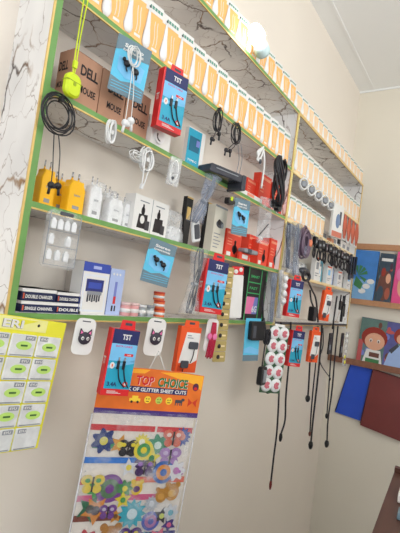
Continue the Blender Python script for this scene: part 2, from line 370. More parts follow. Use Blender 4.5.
def blue_card(name, f, label, cable=True, white=False):
    A, wd, h, roll, yaw = f; t = thing(name, A, label, 'earphone card', None, roll, yaw)
    m = MB(); out = [(0, 0), (wd * .28, 0), (wd * .34, -h * .02), (wd * .66, -h * .02), (wd * .72, 0), (wd, 0), (wd, -h * .97), (wd * .9, -h), (wd * .1, -h), (0, -h * .97)]
    m.poly(out[::-1], 0, LBLUE, .0015); y = -.0015
    m.poly([(0, -h * .28), (wd * .2, -h * .22), (wd * .5, -h * .3), (wd, -h * .26), (wd, 0), (0, 0)], y, SLATE)
    m.poly([(0, -h), (wd, -h), (wd, -h * .76), (wd * .6, -h * .72), (wd * .3, -h * .78), (0, -h * .74)], y, SLATE)
    for k in range(3): m.poly([(wd * .05, -h * (.82 + .05 * k)), (wd * .95, -h * (.8 + .05 * k)), (wd * .95, -h * (.81 + .05 * k)), (wd * .05, -h * (.83 + .05 * k))], y - .0006, LBLUE)
    m.text('Stereo', wd * .22, -h * .17, wd * .56, h * .07, y - .0012, OFFW); m.text('EARPHONE', wd * .2, -h * .24, wd * .6, h * .04, y - .0012, OFFW)
    m.poly([(wd * .12, -h * .36), (wd * .5, -h * .33), (wd * .9, -h * .4), (wd * .86, -h * .66), (wd * .4, -h * .7), (wd * .14, -h * .6)], y, SKY)
    m.build('printed_card', t)
    e = MB(); B = BLACK
    for (cx, cz, a) in ((.36, -.45, -40), (.64, -.52, 35)):
        ca, sa = math.cos(math.radians(a)), math.sin(math.radians(a)); cx *= wd; cz *= h
        e.ball((cx, y - .006, cz), wd * .1, .006, h * .06, B); e.ball((cx - .13 * wd * ca, y - .007, cz + .05 * h), wd * .05, .006, h * .035, B)
        e.tube(spline([(cx, y - .006, cz), (cx + .05 * wd * sa + wd * .03, y - .006, cz - h * .08), (cx + wd * .05, y - .005, cz - h * .13)], 4), .0022, B)
    e.build('pictured_earbuds', t)
    return t

def earbuds(mb, p, m, s=1.0, flip=1):
    x, y, z = p
    mb.ball((x, y, z), .008 * s, .007 * s, .008 * s, m, 10, 5); mb.ball((x - .006 * s * flip, y - .003, z - .001), .0055 * s, .005 * s, .0055 * s, m, 8, 4)
    mb.tube([(x + .002 * flip, y, z), (x + .004 * s * flip, y, z - .02 * s)], .0032 * s, m)

def coil_earphones(name, c, rx, rz, turns, r, m, label, drop, seed, cat='earphones', strap=True):
    """coil hung from the lip, drop = list of bud points (world)"""
    t = thing(name, c, label, cat)
    MB().tube(coil(0, 0, 0, rx, rz, turns, seed=seed, jit=rx * .24, yj=.008), r, m).build('coiled_cable', t)
    if strap: MB().box(-.005, .005, -.008, .008, rz - .008, rz + .008, m, .003).build('cable_tie', t)
    for k, d in enumerate(drop):
        d = Vector(d) - Vector(c); s = Vector((rx * .3 * (k - .5), 0, -rz)); mb = MB()
        mb.tube(spline([s, s.lerp(d, .35) + Vector((.004 * (k - .5), -.004, 0)), s.lerp(d, .7) + Vector((0, -.003, 0)), d], 5), r * .8, m)
        earbuds(mb, d, m, 1.25, 1 if k else -1); mb.build('earbud', t)
    return t

# ------------------------------------------------------------------ shelf 2, left bay
def dell(pl, pr, ptop, label, yaw=0):
    z = SH[2]; t, wd, h, d = box_on('mouse_box', pl, pr, ptop, z, 1.025, .065, label, 'box', yaw=yaw)
    h = .155
    m = MB().box(0, wd, 0, d, 0, h, KRAFT); m.text('DELL', wd * .28, h * .6, wd * .62, h * .2, -.0008, INK, .95); m.text('MOUSE', wd * .3, h * .28, wd * .58, h * .14, -.0008, INK)
    vs, fs = text_geo('DELL'); m.sidetext('MOUSE', -.0008, d * .85, h * .3, 0, 0, INK)
    m.add([(-.0008, d * (.9 - .62 * a), h * (.62 + .18 * b)) for a, b in vs], fs, INK)
    vs, fs = text_geo('MOUSE'); m.add([(-.0008, d * (.9 - .6 * a), h * (.3 + .12 * b)) for a, b in vs], fs, INK)
    m.rect(0, wd, h * .995, h, -.0001, KRAFT_D); m.build('cardboard_carton', t)
    MB().box(.0, wd, d * .45, d * .55, h, h + .0008, KRAFT_D).build('packing_tape', t)
    return t
dell(67, 95.5, 48, 'brown cardboard mouse box, leftmost of the three, behind the neon earbud case')
dell(96.5, 121, 62, 'brown cardboard mouse box, middle of the three on the second shelf')
dell(122, 145, 78, 'brown cardboard mouse box, rightmost of the three, behind the blue earphone card')
# neon earbud case on its lanyard
p = at(72, 85, .955); t = thing('earbud_case', p, 'neon yellow silicone earbud case hanging on a lanyard at the top left', 'earbud case')
MB().rbox(-.024, .024, -.011, .011, -.034, .03, NEON, .019, 5).build('case_body', t)
MB().box(-.0245, .0245, -.0115, .0115, .006, .0078, mat('neon_seam', (150, 170, 30), .5)).box(-.004, .004, -.0125, -.011, -.004, .006, mat('neon_seam', (150, 170, 30))).build('lid_seam', t)
A = at(87, -6, .985) - p; l = MB()
for dx in (-.0035, .0035):
    l.tube(spline([(dx * .6, 0, .03), (dx + A.x * .15, A.y * .2, .06), (A.x * .6 + dx * 1.2, A.y * .7, A.z * .6), (A.x + dx * 2, A.y, A.z)], 5), .0019, NEON)
l.box(-.006, .006, -.004, .004, .046, .066, NEON, .002); l.build('lanyard', t)

# black coil at the left end
coil_earphones('black_earphones', at(59, 116, .975), .046, .046, 6, .0019, CABLE_K, 'black earphones coiled in a big loop on the left end of the second shelf', [at(51, 185, .975), at(58, 186, .972)], 3)
# blue card with white earphones
t1 = blue_card('earphone_card', fr((119, 33), (149, 60), (121, 93), .975, 20), 'blue and grey earphone card with white earphones, hanging over the cardboard mouse boxes')
c = at(134, 57, .935); t = thing('white_earphones', c, 'white wired earphones hanging in front of the blue card over the mouse boxes', 'earphones')
MB().tube(coil(0, 0, 0, .018, .026, 4, seed=5, jit=.006), .0018, CABLE_W).build('coiled_cable', t)
for k, (px, py) in enumerate(((125, 123), (131, 121))):
    d = at(px, py, .94) - c; mb = MB(); mb.tube(spline([(0, 0, -.02), (d * .5) + Vector((.004 * (k - .5), -.003, 0)), d], 5), .0015, CABLE_W); earbuds(mb, d, WHITE, 1.5, 1 if k else -1); mb.build('earbud', t)
# red cable carton hanging from the upper shelf
cable_box('cable_box', fr((165, 66), (188, 83), (162, 127), .945, 14), 'red and blue cable box hanging from the upper shelf, right of the mouse boxes', .032)
# small white round-window box and its neighbours
z = SH[2]
t, wd, h, d = box_on('white_accessory_box', 146, 156, 114, z, 1.05, .03, 'narrow white printed box beside the rightmost mouse box', 'box')
m = MB().box(0, wd, 0, d, 0, h, OFFW)
for k in range(4): m.rect(wd * .2, wd * .8, h * (.2 + .17 * k), h * (.24 + .17 * k), 0, GREY)
m.disc(wd * .5, h * .85, wd * .2, wd * .2, 0, DGREY); m.build('carton', t)
t, wd, h, d = box_on('round_window_box', 150, 169, 126, z, 1.005, .04, 'white box with a black arc in a round white ring, under the red cable box', 'box')
MB().box(0, wd, 0, d, 0, h, OFFW, .006).build('carton', t)
q = MB().disc(wd * .35, h * .6, h * .42, h * .42, -.001, WHITE, .008, 24)
q.poly([(wd * .35 + h * .3 * math.cos(a), h * .6 + h * .3 * math.sin(a)) for a in (math.radians(150 + 12 * k) for k in range(12))] + [(wd * .35 + h * .2 * math.cos(a), h * .58 + h * .2 * math.sin(a)) for a in (math.radians(282 - 12 * k) for k in range(12))], -.009, BLACK)
q.build('round_ring', t)
t, wd, h, d = box_on('teal_phone_box', 184, 198, 126, z, 1.05, .02, 'teal and white box leaning on the second shelf behind the red cable box', 'box', yaw=8)
m = MB().box(0, wd, 0, d, 0, h, OFFW); m.rect(0, wd * .78, h * .1, h * .98, 0, TEAL); m.rect(wd * .1, wd * .7, h * .45, h * .8, -.0006, mat('deep_teal_print', (22, 100, 128), .4))
m.rect(wd * .5, wd * .7, h * .6, h * .75, -.0012, LAV); m.text('TYPE-C', wd * .1, h * .2, wd * .55, h * .05, -.001, OFFW); m.build('carton', t)

# white coil, cables on second shelf lip
def clipcoil(name, px, py, Y, rx, rz, turns, r, m, label, seed, cat='cable', cover=None):
    c = at(px, py, Y); t = thing(name, c, label, cat)
    MB().tube(coil(0, 0, 0, rx, rz, turns, seed=seed, jit=rx * .22, yj=.008), r, m).build('coiled_cable', t)
    MB().box(-.006, .006, -.007, .007, -rz * .2, rz * .2, m, .003).build('cable_tie', t) if cover is None else MB().rbox(-rx - .006, rx + .006, -.009, .011, -rz - .006, rz + .006, cover, .012).build('plastic_sleeve', t)
    return t
clipcoil('charging_cable', 111, 132.5, .975, .012, .033, 6, .0032, CABLE_W, 'tight oval coil of white cable on the second shelf edge below the mouse boxes', 11)
clipcoil('charging_cable', 138, 157, .98, .03, .014, 4, .0018, CABLE_W, 'flat tangle of thin white cable left of the big white loops', 12)
t = clipcoil('charging_cable', 147, 160, .975, .026, .036, 6, .0026, CABLE_W, 'large loose loops of white cable hanging below the round window box', 13)
o = MB(); o.tube(spline([(-.01, 0, .035), (-.016, -.006, -.01), (-.012, -.004, -.06), (-.008, 0, -.085)], 5), .003, CABLE_W); o.tube(spline([(.012, 0, .035), (.016, -.004, 0), (.004, -.004, -.06), (0, 0, -.09)], 5), .0024, CABLE_W)
o.box(-.013, -.003, -.005, .005, -.1, -.083, WHITE, .002); o.build('loose_end', t)
f = fr((170, 156), (181, 161), (166, 184), .975, 20); t = thing('bagged_cable', f[0], 'small clear sleeve holding a white cable on the second shelf edge', 'cable', None, f[3], 20)
MB().tube(coil(f[1] / 2, -.006, -f[2] / 2, f[1] * .32, f[2] * .4, 4, seed=4, jit=.002), .0025, CABLE_W).build('coiled_cable', t); MB().box(0, f[1], -.012, 0, -f[2], 0, CLEAR2, .004).build('plastic_sleeve', t)
MB().ball((f[1] * .4, -.013, -f[2] * .75), .006, .002, .006, DGREY).build('plug_tip', t)

# black coil earphones from upper shelf
coil_earphones('black_earphones', at(218, 120, .975), .022, .044, 5, .0022, CABLE_K, 'black earphones in a narrow coil on the upper shelf edge, left of a rounder coil', [at(212, 139, .972), at(219, 134, .972)], 21)
coil_earphones('black_earphones', at(236, 134, .975), .03, .042, 5, .0024, CABLE_K, 'black earphones in a rounder coil, second on the upper shelf edge', [at(226, 150, .97), at(230, 151, .97)], 22)
# thin grey drop cable
t = thing('hanging_cord', at(237, 145, .985), 'thin grey cord dropping from the round black coil to the dark pouch', 'cord')
a0 = at(237, 145, .985); m = MB()
for dx in (0, 3): m.tube(spline([at(238 + dx, 145, .985) - a0, at(239 + dx, 160, .98) - a0, at(236 + dx, 176, .985) - a0, at(237 + dx * .5, 190, .985) - a0], 5), .0014, CABLE_G)
m.build('cord_strand', t); 
# dark pouch lying on second shelf
p = at(209, 176, .985); t = thing('dark_pouch', (x_at(209, z, .97), .97, z), 'dark shiny zip pouch lying flat across the second shelf edge', 'pouch', yaw=14)
FOIL = mat('dark_grey_foil', (62, 64, 74), .22, .3, scale=40)
MB().box(0, .19, -.008, .085, .0005, .036, FOIL, .01).build('pouch_body', t); MB().box(.185, .21, -.012, .08, -.03, .036, FOIL, .006).build('end_flap', t)
MB().box(.03, .16, -.0095, -.0075, .02, .024, GREY).build('zip', t)
# silver wrapped cable
def pouch_cable(name, top, bot, Y, r, cm, label, seed, loops=7, wrap=SILV, flare=.35, tr=.0026):
    a, b_ = at(*top, Y), at(*bot, Y); t = thing(name, a, label, 'cable'); d = b_ - a; rd = random.Random(seed); m = MB()
    for k in range(loops):
        ph = rd.uniform(0, 6.28); pts = []
        for i in range(9):
            u_ = i / 8; rr = r * (.55 + flare * math.sin(u_ * 3.14 * 1.0) ** 2 * (1 if k % 2 else 1.25)) * (1 if .06 < u_ < .94 else .6) * (.45 + 1.1 * abs(u_ - .55))
            pts.append(d * u_ + Vector((rr * math.cos(ph + u_ * 2.2), -.008 + rr * .35 * math.sin(ph + u_ * 2.2), 0)))
        m.tube(spline(pts, 3), tr, cm)
    m.build('folded_cable', t)
    m = MB()
    if wrap:
        rings = []
        for i in range(9):
            u_ = i / 8; rr = r * (.6 + .5 * abs(u_ - .5) * 2) * (1.1 + .1 * math.sin(i * 2.1 + seed))
            c_ = d * u_; rings.append([(c_.x + rr * math.cos(a_), -.008 + rr * .5 * math.sin(a_), c_.z) for a_ in (2 * math.pi * j / 12 for j in range(12))])
        m.loft(rings, wrap).build('plastic_wrap', t)
    tq = min(.014, r * .3); MB().lathe([(tq * .8, -.006), (tq, -.004), (tq, .004), (tq * .8, .006)], GREY, c=d * .55 + Vector((0, -.008, 0)), ax=d).build('cable_tie', t)
    return t
pouch_cable('wrapped_cable', (212, 177), (193, 222), .95, .04, CABLE_G, 'silver wrapped grey cable hanging from the second shelf beside the dark pouch', 2)
# dark plug with green cord
p = at(229, 200, .975); t = thing('green_tipped_plug', p, 'small black plug with a lime clip under the dark pouch', 'plug')
MB().box(-.022, .02, -.014, .01, -.02, .008, BLACK, .006).box(.022, .04, -.01, .006, -.012, .004, BLACK, .004).build('plug_body', t); MB().box(-.01, .006, -.017, -.013, -.004, .014, NEON, .003).build('lime_clip', t)
t = blue_card('earphone_card', fr((235, 197), (250, 204), (234, 234), .97, 20), 'blue earphone card hanging from the second shelf above the red boxes'); 
# black cable bundle on the upper shelf
pouch_cable('black_cable_bundle', (280, 158), (276, 205), .94, .1, CABLE_K, 'thick bundle of glossy black cables hanging beside the brass divider', 9, 12, None, .5, .0055)
p = at(277, 206, .95); t = thing('black_power_plug', p, 'black power plug at the foot of the thick black cable bundle', 'plug')
MB().box(-.06, -.02, -.014, .012, -.018, .02, BLACK, .008).box(-.015, .03, -.016, .012, -.026, .012, BLACK, .008).build('plug_body', t)
m = MB(); [m.tube([(x_, 0, -.026), (x_, -.004, -.04)], .003, STEEL) for x_ in (-.005, .015)]; m.build('pin', t)
# white wire with hook
p = at(262, 152, .98); t = thing('white_wire_bundle', p, 'white cloth-tied cable bundle hanging left of the thick black cables', 'cable')
o = MB()
for k in range(4): o.tube(spline([(.01, 0, .03), (-.03 - .008 * k, -.004, -.02), (-.045 + .012 * k, -.003, -.055), (-.01, -.003, -.03 - .01 * k), (.012, 0, .02)], 5), .0042, CABLE_W)
o.tube(spline([(.01, 0, .02), (.03, -.004, -.04), (.035, -.004, -.1), (.04, 0, -.17)], 5), .005, CABLE_W); o.build('looped_wire', t)
MB().ball((-.02, -.008, -.055), .01, .008, .012, DGREY).build('plug_tip', t)
# red packs on shelf 2, right end
def red_box(pl, pr, pt, zs, Y, label, d=.04, m0=REDO, fig=True, name='red_box'):
    t, wd, h, d = box_on(name, pl, pr, pt, zs, Y, d, label, 'box'); m = MB().box(0, wd, 0, d, 0, h, m0)
    m.rect(wd * .08, wd * .92, h * .84, h * .92, 0, mat('pale_red_print', (240, 150, 120), .5))
    if fig: m.disc(wd * .6, h * .34, wd * .17, h * .15, 0, INK); m.rect(wd * .55, wd * .66, h * .15, h * .6, 0, INK); m.disc(wd * .6, h * .6, wd * .07, h * .06, 0, INK)
    for k in range(3): m.rect(wd * .1, wd * .38, h * (.45 + .1 * k), h * (.48 + .1 * k), 0, mat('pale_red_print', (240, 150, 120)))
    m.build('carton', t); MB().rect(wd * .1, wd * .36, h * .06, h * .2, -.0006, OFFW).build('sticker', t); return t
red_box(245, 254, 177, z, 1.06, 'red box on the second shelf, left of the white cord', fig=False)
red_box(257, 268, 172, z, 1.04, 'taller red box on the second shelf behind the black cable bundle', fig=False)
red_box(271, 283, 182, z, 1.03, 'pale topped red box on the second shelf against the brass divider', fig=False)
t, wd, h, d = box_on('white_flat_pack', 240, 262, 180, z, 1.0, .05, 'flat white soft pack lying on the second shelf edge', 'pack')
MB().box(0, wd, 0, d, 0, .022, OFFW, .008).build('pack_body', t); MB().rect(wd * .3, wd * .6, .004, .018, -.0005, mat('pale_red_print', (240, 150, 120))).build('printed_patch', t)

# ------------------------------------------------------------------ shelf 3, left bay
z = SH[3]
def charger(pl, pr, ptop, Y, m0, label, group, name='wall_charger', wrap=False):
    t, wd, h, d = box_on(name, pl, pr, ptop, z, Y, .035, label, 'charger', group)
    m = MB(); rd = wd * .12
    out = [(0, 0), (wd, 0), (wd, h * .62), (wd * .86, h * .74), (wd * .86, h * .8), (wd * .14, h * .8), (wd * .14, h * .74), (0, h * .62)]
    n = len(out)
    def ring(y, s_): return [(wd / 2 + (x - wd / 2) * s_, y, h * .4 + (zz - h * .4) * s_ if zz > 0 else 0) for x, zz in out]
    m.loft([ring(0, .94), ring(.004, 1), ring(d - .004, 1), ring(d, .94)], m0, False)
    m.text('20W', wd * .3, h * .42, wd * .4, h * .05, -.0008, GREY); m.rect(wd * .3, wd * .7, h * .12, h * .2, 0, mat('port_shadow_grey', (150, 150, 150), .5)); m.build('charger_body', t)
    for x_ in (.3, .7): MB().tube([(wd * x_, d * .5, h * .8), (wd * x_, d * .5, h * .86)], wd * .05, m0, 8).tube([(wd * x_, d * .5, h * .86), (wd * x_, d * .5, h)], wd * .045, STEEL, 8).build('prong', t)
    if wrap: MB().box(-.004, wd + .004, -.004, d + .002, .0005, h * .9, CLEAR0, .006).build('clear_wrap', t)
    return t
charger(38, 52, 158, 1.06, YEL, 'yellow two-pin charger at the left end of the third shelf', None)
charger(51, 64, 170, 1.085, YEL, 'yellow two-pin charger standing behind the black earbuds', None)
charger(66, 82, 170, 1.03, YEL, 'yellow two-pin charger beside the first white charger', None)
charger(87, 99, 175, 1.03, WHITE, 'white two-pin charger next to the yellow ones', None, wrap=True)
charger(101, 111, 184, 1.08, WHITE, 'white wrapped charger, second of the white chargers from the left', None, wrap=True)
charger(107, 121, 190, 1.03, WHITE, 'white wrapped charger with a shiny crease in front of the third shelf', None, wrap=True)
charger(121, 131, 196, 1.05, WHITE, 'white wrapped charger touching the white box with two black pictures', None, wrap=True)
t, wd, h, d = box_on('earbud_box', 131, 165, 193, z, 1.03, .05, 'wide white box with two black earbud case pictures on the third shelf', 'box')
m = MB().box(0, wd, 0, d, 0, h, OFFW)
for ox in (.1, .56):
    m.poly([(wd * (ox + .02), h * .12), (wd * (ox + .3), h * .12), (wd * (ox + .29), h * .52), (wd * (ox + .05), h * .5)], 0, INK)
    m.rect(wd * (ox + .24), wd * (ox + .36), h * .1, h * .36, -.0006, mat('soft_black_print', (60, 58, 62), .5)); m.disc(wd * (ox + .15), h * .6, wd * .05, h * .12, 0, INK); m.rect(wd * (ox + .13), wd * (ox + .17), h * .6, h * .78, 0, INK)
    m.rect(wd * (ox + .04), wd * (ox + .3), h * .84, h * .87, 0, GREY)
m.disc(wd * .25, h * .36, wd * .06, h * .11, -.0007, OFFW)
m.build('carton', t); MB().rect(wd * .495, wd * .505, 0, h, 0, GREY, .0008).build('fold_line', t)
# clear bag with white goods
def soft_bag(name, pl, pr, pt, zs, Y, label, inner=WHITE, d=.05):
    t, wd, h, d = box_on(name, pl, pr, pt, zs, Y, d, label, 'bag'); rd = random.Random(int(pl))
    m = MB(); m.box(wd * .2, wd * .75, d * .2, d * .7, .001, h * .5, inner, wd * .1); m.build('wrapped_goods', t)
    rings = []
    for i in range(7):
        u_ = i / 6; s_ = 1 - .35 * u_ ** 2; rings.append([(wd / 2 + wd / 2 * s_ * math.cos(a_) * (1 + .1 * rd.uniform(-1, 1)), d / 2 + d / 2 * (1 - u_ * .8) * math.sin(a_), h * u_ + .0005) for a_ in (2 * math.pi * j / 10 for j in range(10))])
    MB().loft(rings, CLEAR2).build('plastic_bag', t); return t
soft_bag('clear_bag', 166, 186, 208, z, 1.03, 'cloudy plastic bag of white goods right of the earbud case box')
t, wd, h, d = box_on('black_gold_box', 181, 187, 196, z, 1.085, .02, 'tall black box with gold print behind the cloudy bag', 'box')
m = MB().box(0, wd, 0, d, 0, h, BLACK); m.rect(wd * .2, wd * .8, h * .55, h * .8, 0, GOLD); m.build('carton', t); MB().rect(0, wd, h * .97, h, -.0004, GOLD).build('gold_band', t)
p = (x_at(194, z, 1.01), 1.01, z); t = thing('silver_phone_case', p, 'silver and black phone holder leaning behind the silver wrapped cable', 'phone holder', roll=-18)
MB().box(0, .05, 0, .012, .016, .1, WHITE, .008).build('holder_frame', t); MB().box(.008, .043, -.003, .001, .028, .088, DGREY, .005).build('dark_screen', t)
t, wd, h, d = box_on('black_gold_box', 202, 209, 202, z, 1.078, .02, 'thin black and gold box left of the box with camera pictures', 'box')
m = MB().box(0, wd, 0, d, 0, h, BLACK); m.rect(wd * .2, wd * .8, h * .5, h * .85, 0, GOLD); m.build('carton', t); MB().rect(0, wd, h * .97, h, -.0004, GOLD).build('gold_band', t)
t, wd, h, d = box_on('gadget_box', 210, 222, 204, z, 1.03, .04, 'tall off-white box printed with a black gadget picture', 'box')
m = MB().box(0, wd, 0, d, 0, h, mat('ivory_card', (214, 208, 192), .6)); m.disc(wd * .5, h * .62, wd * .3, h * .08, 0, DGREY); m.disc(wd * .42, h * .66, wd * .13, h * .06, -.0006, INK); m.disc(wd * .7, h * .6, wd * .1, h * .05, -.0006, GREY)
for k in range(5): m.rect(wd * .12, wd * (.5 + .1 * (k % 3)), h * (.12 + .07 * k), h * (.14 + .07 * k), 0, GREY)
m.build('carton', t); MB().rect(0, wd, h * .96, h, 0, GREY).build('top_band', t)
red_box(224, 239, 228, z, 1.03, 'bright red box left of the small grey package on the third shelf', .05)
red_box(246, 255, 234, z, 1.075, 'red box behind the grey package on the third shelf', .05)
red_box(256.5, 266, 239, z, 1.03, 'red box in the middle of the red group on the third shelf', .05)
red_box(267.5, 278, 238, z, 1.03, 'red box against the brass divider on the third shelf', .05)
t, wd, h, d = box_on('price_tag', 239, 249, 253, z, .999, .01, 'small red and white label box on the third shelf edge between the red boxes', 'box'); h = .035
MB().box(0, wd, 0, .012, 0, h, REDO).build('tag_body', t); MB().rect(wd * .25, wd * .8, h * .2, h * .75, 0, OFFW).build('paper_label', t)
p = (x_at(240, z + .045, .985), .985, z + .06); t = thing('grey_package', (x_at(240, z, 1.0), 1.0, z + .036), 'flat grey wrapped package lying on the small red label box', 'package', yaw=6)
MB().box(0, .12, -.02, .02, 0, .02, GREY, .009).build('package_body', t); MB().box(.03, .06, -.021, .021, -.0008, .0208, DGREY).build('dark_band', t)
f = fr((260, 196), (272, 202), (260, 243), .985, 20); t = thing('clear_bag', f[0], 'thin clear bag with a black stick hanging before the red boxes near the brass divider', 'bag', None, f[3], 20)
MB().box(0, f[1], -.01, 0, -f[2], 0, CLEAR0, .01).build('plastic_bag', t); MB().tube([(f[1] * .15, -.005, -f[2] * .85), (f[1] * .85, -.005, -f[2] * .55)], .003, BLACK).build('black_stick', t)

# blister with white pieces, hanging from third shelf
f = fr((47, 208), (80, 218), (40, 266), .98, 12); t = thing('charger_blister', f[0], 'clear blister tray of small white chargers hanging at the left end of the third shelf', 'blister pack', None, f[3], 12); wd, h = f[1], f[2]
MB().rbox(0, wd, -.02, 0, -h, 0, clear('blister_plastic', (225, 228, 230), .1, .12), .014, 4).build('clear_tray', t)
m = MB()
e = MB().box(wd * .3, wd * .7, -.0215, -.019, -.012, -.002, DGREY, .003).build('hanging_slot', t)
k_ = 0
for row, cols in enumerate(((0, 1, 2, 3), (0, 2), (0, 1, 2))):
    for cidx in cols:
        cx = wd * (.2 + (.2 if row == 0 else .25) * cidx); cz = -h * (.24 + .27 * row)
        mm = MB().box(cx - wd * .075, cx + wd * .075, -.015, -.004, cz - h * .085, cz + h * .07, WHITE, .003).box(cx - wd * .04, cx + wd * .04, -.013, -.006, cz + h * .07, cz + h * .1, WHITE)
        mm.build('white_adapter', t)
q = MB()
for a_, b__ in ((.3, .44), (.57, .71)): q.rect(wd * .06, wd * .94, -h * (a_ + .06), -h * (a_ + .05), -.02, GREY, .0008)
q.tube([(wd * .05, -.02, -h * .05), (wd * .05, -.02, -h * .95), (wd * .95, -.02, -h * .95), (wd * .95, -.02, -h * .05)], .0013, GREY); q.build('pressed_ridge', t)

# blue card 2, grey bundle, cartons on third lip
blue_card('earphone_card', fr((151, 237), (176, 250), (144, 281), .975, 18), 'blue earphone card hanging from the third shelf above the orange tins')
pouch_cable('grey_cable_bundle', (199, 249), (187, 313), .96, .046, DGREY, 'grey braided cables tied in a long bundle left of the middle red cable box', 5, 10, CLEAR0)
cable_box('cable_box', fr((208, 258), (229, 264), (200, 312), .95, 14), 'red and blue cable box hanging from the third shelf beside the gold strip', .03)
# gold strip of bud cards
f = fr((222, 266), (234, 268), (214, 362), .975, 25); t = thing('gold_sachet_strip', f[0], 'long gold strip of small sachets hanging from the third shelf past the fourth', 'sachet strip', None, f[3], 25); wd, h = f[1], f[2]
GOLDC = mat('matte_gold_card', (178, 158, 98), .45, .1, scale=60)
n = 9
for k in range(n):
    z0 = -h * (k + 1) / n; z1 = -h * k / n
    s_ = MB().box(0, wd, -.003, 0, z0 + .001, z1 - .001, GOLDC, .004).build('sachet', t)
    MB().ball((wd * .4, -.005, (z0 + z1) / 2), wd * .13, .004, h / n * .2, INK).box(wd * .5, wd * .85, -.0045, -.003, (z0 + z1) / 2 - .003, (z0 + z1) / 2 + .004, CREAM).build('printed_bean', s_)
# white pouch with red top
f = fr((231, 266), (243, 267), (228, 318), .985, 25); t = thing('white_pouch', f[0], 'narrow white pouch with a red top between the gold strip and the black box', 'pouch', None, f[3], 25); wd, h = f[1], f[2]
MB().box(0, wd, -.012, 0, -h, -h * .16, OFFW, .008).build('pouch_body', t); MB().box(wd * .05, wd * .95, -.014, 0, -h * .16, 0, RED, .006).ball((wd * .3, -.014, -h * .1), .012, .003, .01, OFFW).ball((wd * .7, -.014, -h * .06), .01, .003, .01, OFFW).build('red_header', t)

# ------------------------------------------------------------------ shelf 4, left bay
z = SH[4]
def paperback(px0, px1, zz, hh, txt, label, dk, top):
    xa, xb = x_at(px0, zz, 1.02), x_at(px1, zz, 1.02); wd = xb - xa
    t = thing('dark_blue_box', (xa, 1.02, zz), label, 'box', 'dark blue boxes at the left end of the bottom shelf')
    m = MB().box(0, wd, 0, .1, 0, hh, DBLUE); m.box(-.0005, wd + .0005, -.0005, .1, hh * .72, hh * 1.0, OFFW)
    m.text(txt, wd * .1, hh * .2, wd * .8, hh * .3, -.001, OFFW); m.build('carton', t)
    MB().rect(wd * .03, wd * .07, hh * .15, hh * .6, -.0004, mat('box_flash', (200, 90, 60), .5)).build('colour_mark', t); return t
paperback(20, 55, z, .030, 'SINGLE CHANNEL', 'dark blue box, bottom of the left stack on the lowest shelf', 0, 0)
paperback(21, 55, z + .031, .033, 'DOUBLE CHARGER', 'white topped dark blue box, top of the left stack on the lowest shelf', 0, 0)
paperback(55.5, 80, z, .030, 'DOUBLE', 'dark blue box, bottom of the right stack beside the blue and white box', 0, 0)
paperback(56.5, 80, z + .031, .030, 'DOUBLE CHARGER', 'dark blue box, top of the right stack beside the blue and white box', 0, 0)
t, wd, h, d = box_on('grey_card_box', 68, 81, 259, z, 1.125, .035, 'pale grey box standing behind the right dark blue stack', 'box')
m = MB().box(0, wd, 0, d, 0, h, mat('grey_board', (176, 168, 160), .7)); m.rect(wd * .3, wd * .7, h * .62, h * .68, 0, RED); m.build('carton', t); MB().disc(wd * .7, h * .88, .005, .005, -.0004, INK).build('hanging_hole', t)
t, wd, h, d = box_on('power_adapter_box', 77, 104, 261, z, 1.02, .05, 'blue and white box showing a blue adapter on the lowest shelf', 'box')
m = MB().box(0, wd, 0, d, 0, h, OFFW); m.rect(0, wd, h * .82, h, 0, BLUE); m.rect(wd * .35, wd * .65, h * .88, h * .94, -.0006, mat('pale_blue_mark', (170, 180, 225), .5)); m.rect(wd * .06, wd * .94, h * .05, h * .77, 0, mat('cool_white', (222, 226, 234), .5)); m.rect(wd * .12, wd * .88, h * .09, h * .73, -.0006, OFFW)
m.rect(wd * .16, wd * .8, h * .44, h * .68, -.0012, mat('adapter_blue', (46, 52, 120), .4)); m.rect(wd * .24, wd * .72, h * .5, h * .62, -.0018, BLUE)
for k in range(6): m.rect(wd * (.24 + .085 * k), wd * (.3 + .085 * k), h * (.24 + .02 * (k % 2)), h * .42, -.0014, DGREY)
m.rect(wd * .22, wd * .76, h * .38, h * .45, -.002, GREY)
m.build('carton', t); MB().rect(0, .0012, 0, h, -.0002, BLUE).build('spine_line', t)
t, wd, h, d = box_on('pen_box', 104.5, 119, 268, z, 1.03, .04, 'pale blue box with a pink stylus picture', 'box')
m = MB().box(0, wd, 0, d, 0, h, PBLUE); m.rect(wd * .42, wd * .58, h * .4, h * .72, 0, LAV); m.rect(wd * .42, wd * .58, h * .24, h * .4, 0, RED); m.rect(wd * .36, wd * .46, h * .08, h * .2, 0, INK); m.rect(wd * .56, wd * .64, h * .08, h * .2, 0, INK)
for k in range(3): m.disc(wd * (.25 + .22 * k), h * .88, .004, .004, 0, OFFW)
m.build('carton', t); MB().rect(0, .0012, 0, h, -.0002, BLUE).build('spine_line', t)
def tin(px, r, hh, m0, m1, label, zz=z, Y=1.03, group=None):
    t = thing('small_tin', (x_at(px, zz, Y), Y, zz), label, 'tin', group)
    MB().lathe([(r * .96, 0), (r, .002), (r, hh * .86)], m0).build('tin_body', t); MB().lathe([(r * 1.04, hh * .8), (r * 1.04, hh * .97), (r * .98, hh)], m1).build('lid', t)
    MB().lathe([(r * 1.02, hh * .25), (r * 1.02, hh * .55)], OFFW).build('label_band', t); return t
PKR = mat('pink_tin', (220, 160, 158), .4); PKD = mat('pale_pink', (232, 200, 196), .4); GRT = mat('silver_tin', (170, 176, 178), .3, metal=.5); ORT = mat('orange_tin', (222, 110, 64), .4); ORT2 = mat('red_tin_lid', (196, 66, 52), .4)
tin(124, .0185, .045, PKR, PKD, 'small pink jar right of the pale blue pen box'); tin(132.5, .0185, .045, PKR, PKD, 'small pink jar next to the silver ones')
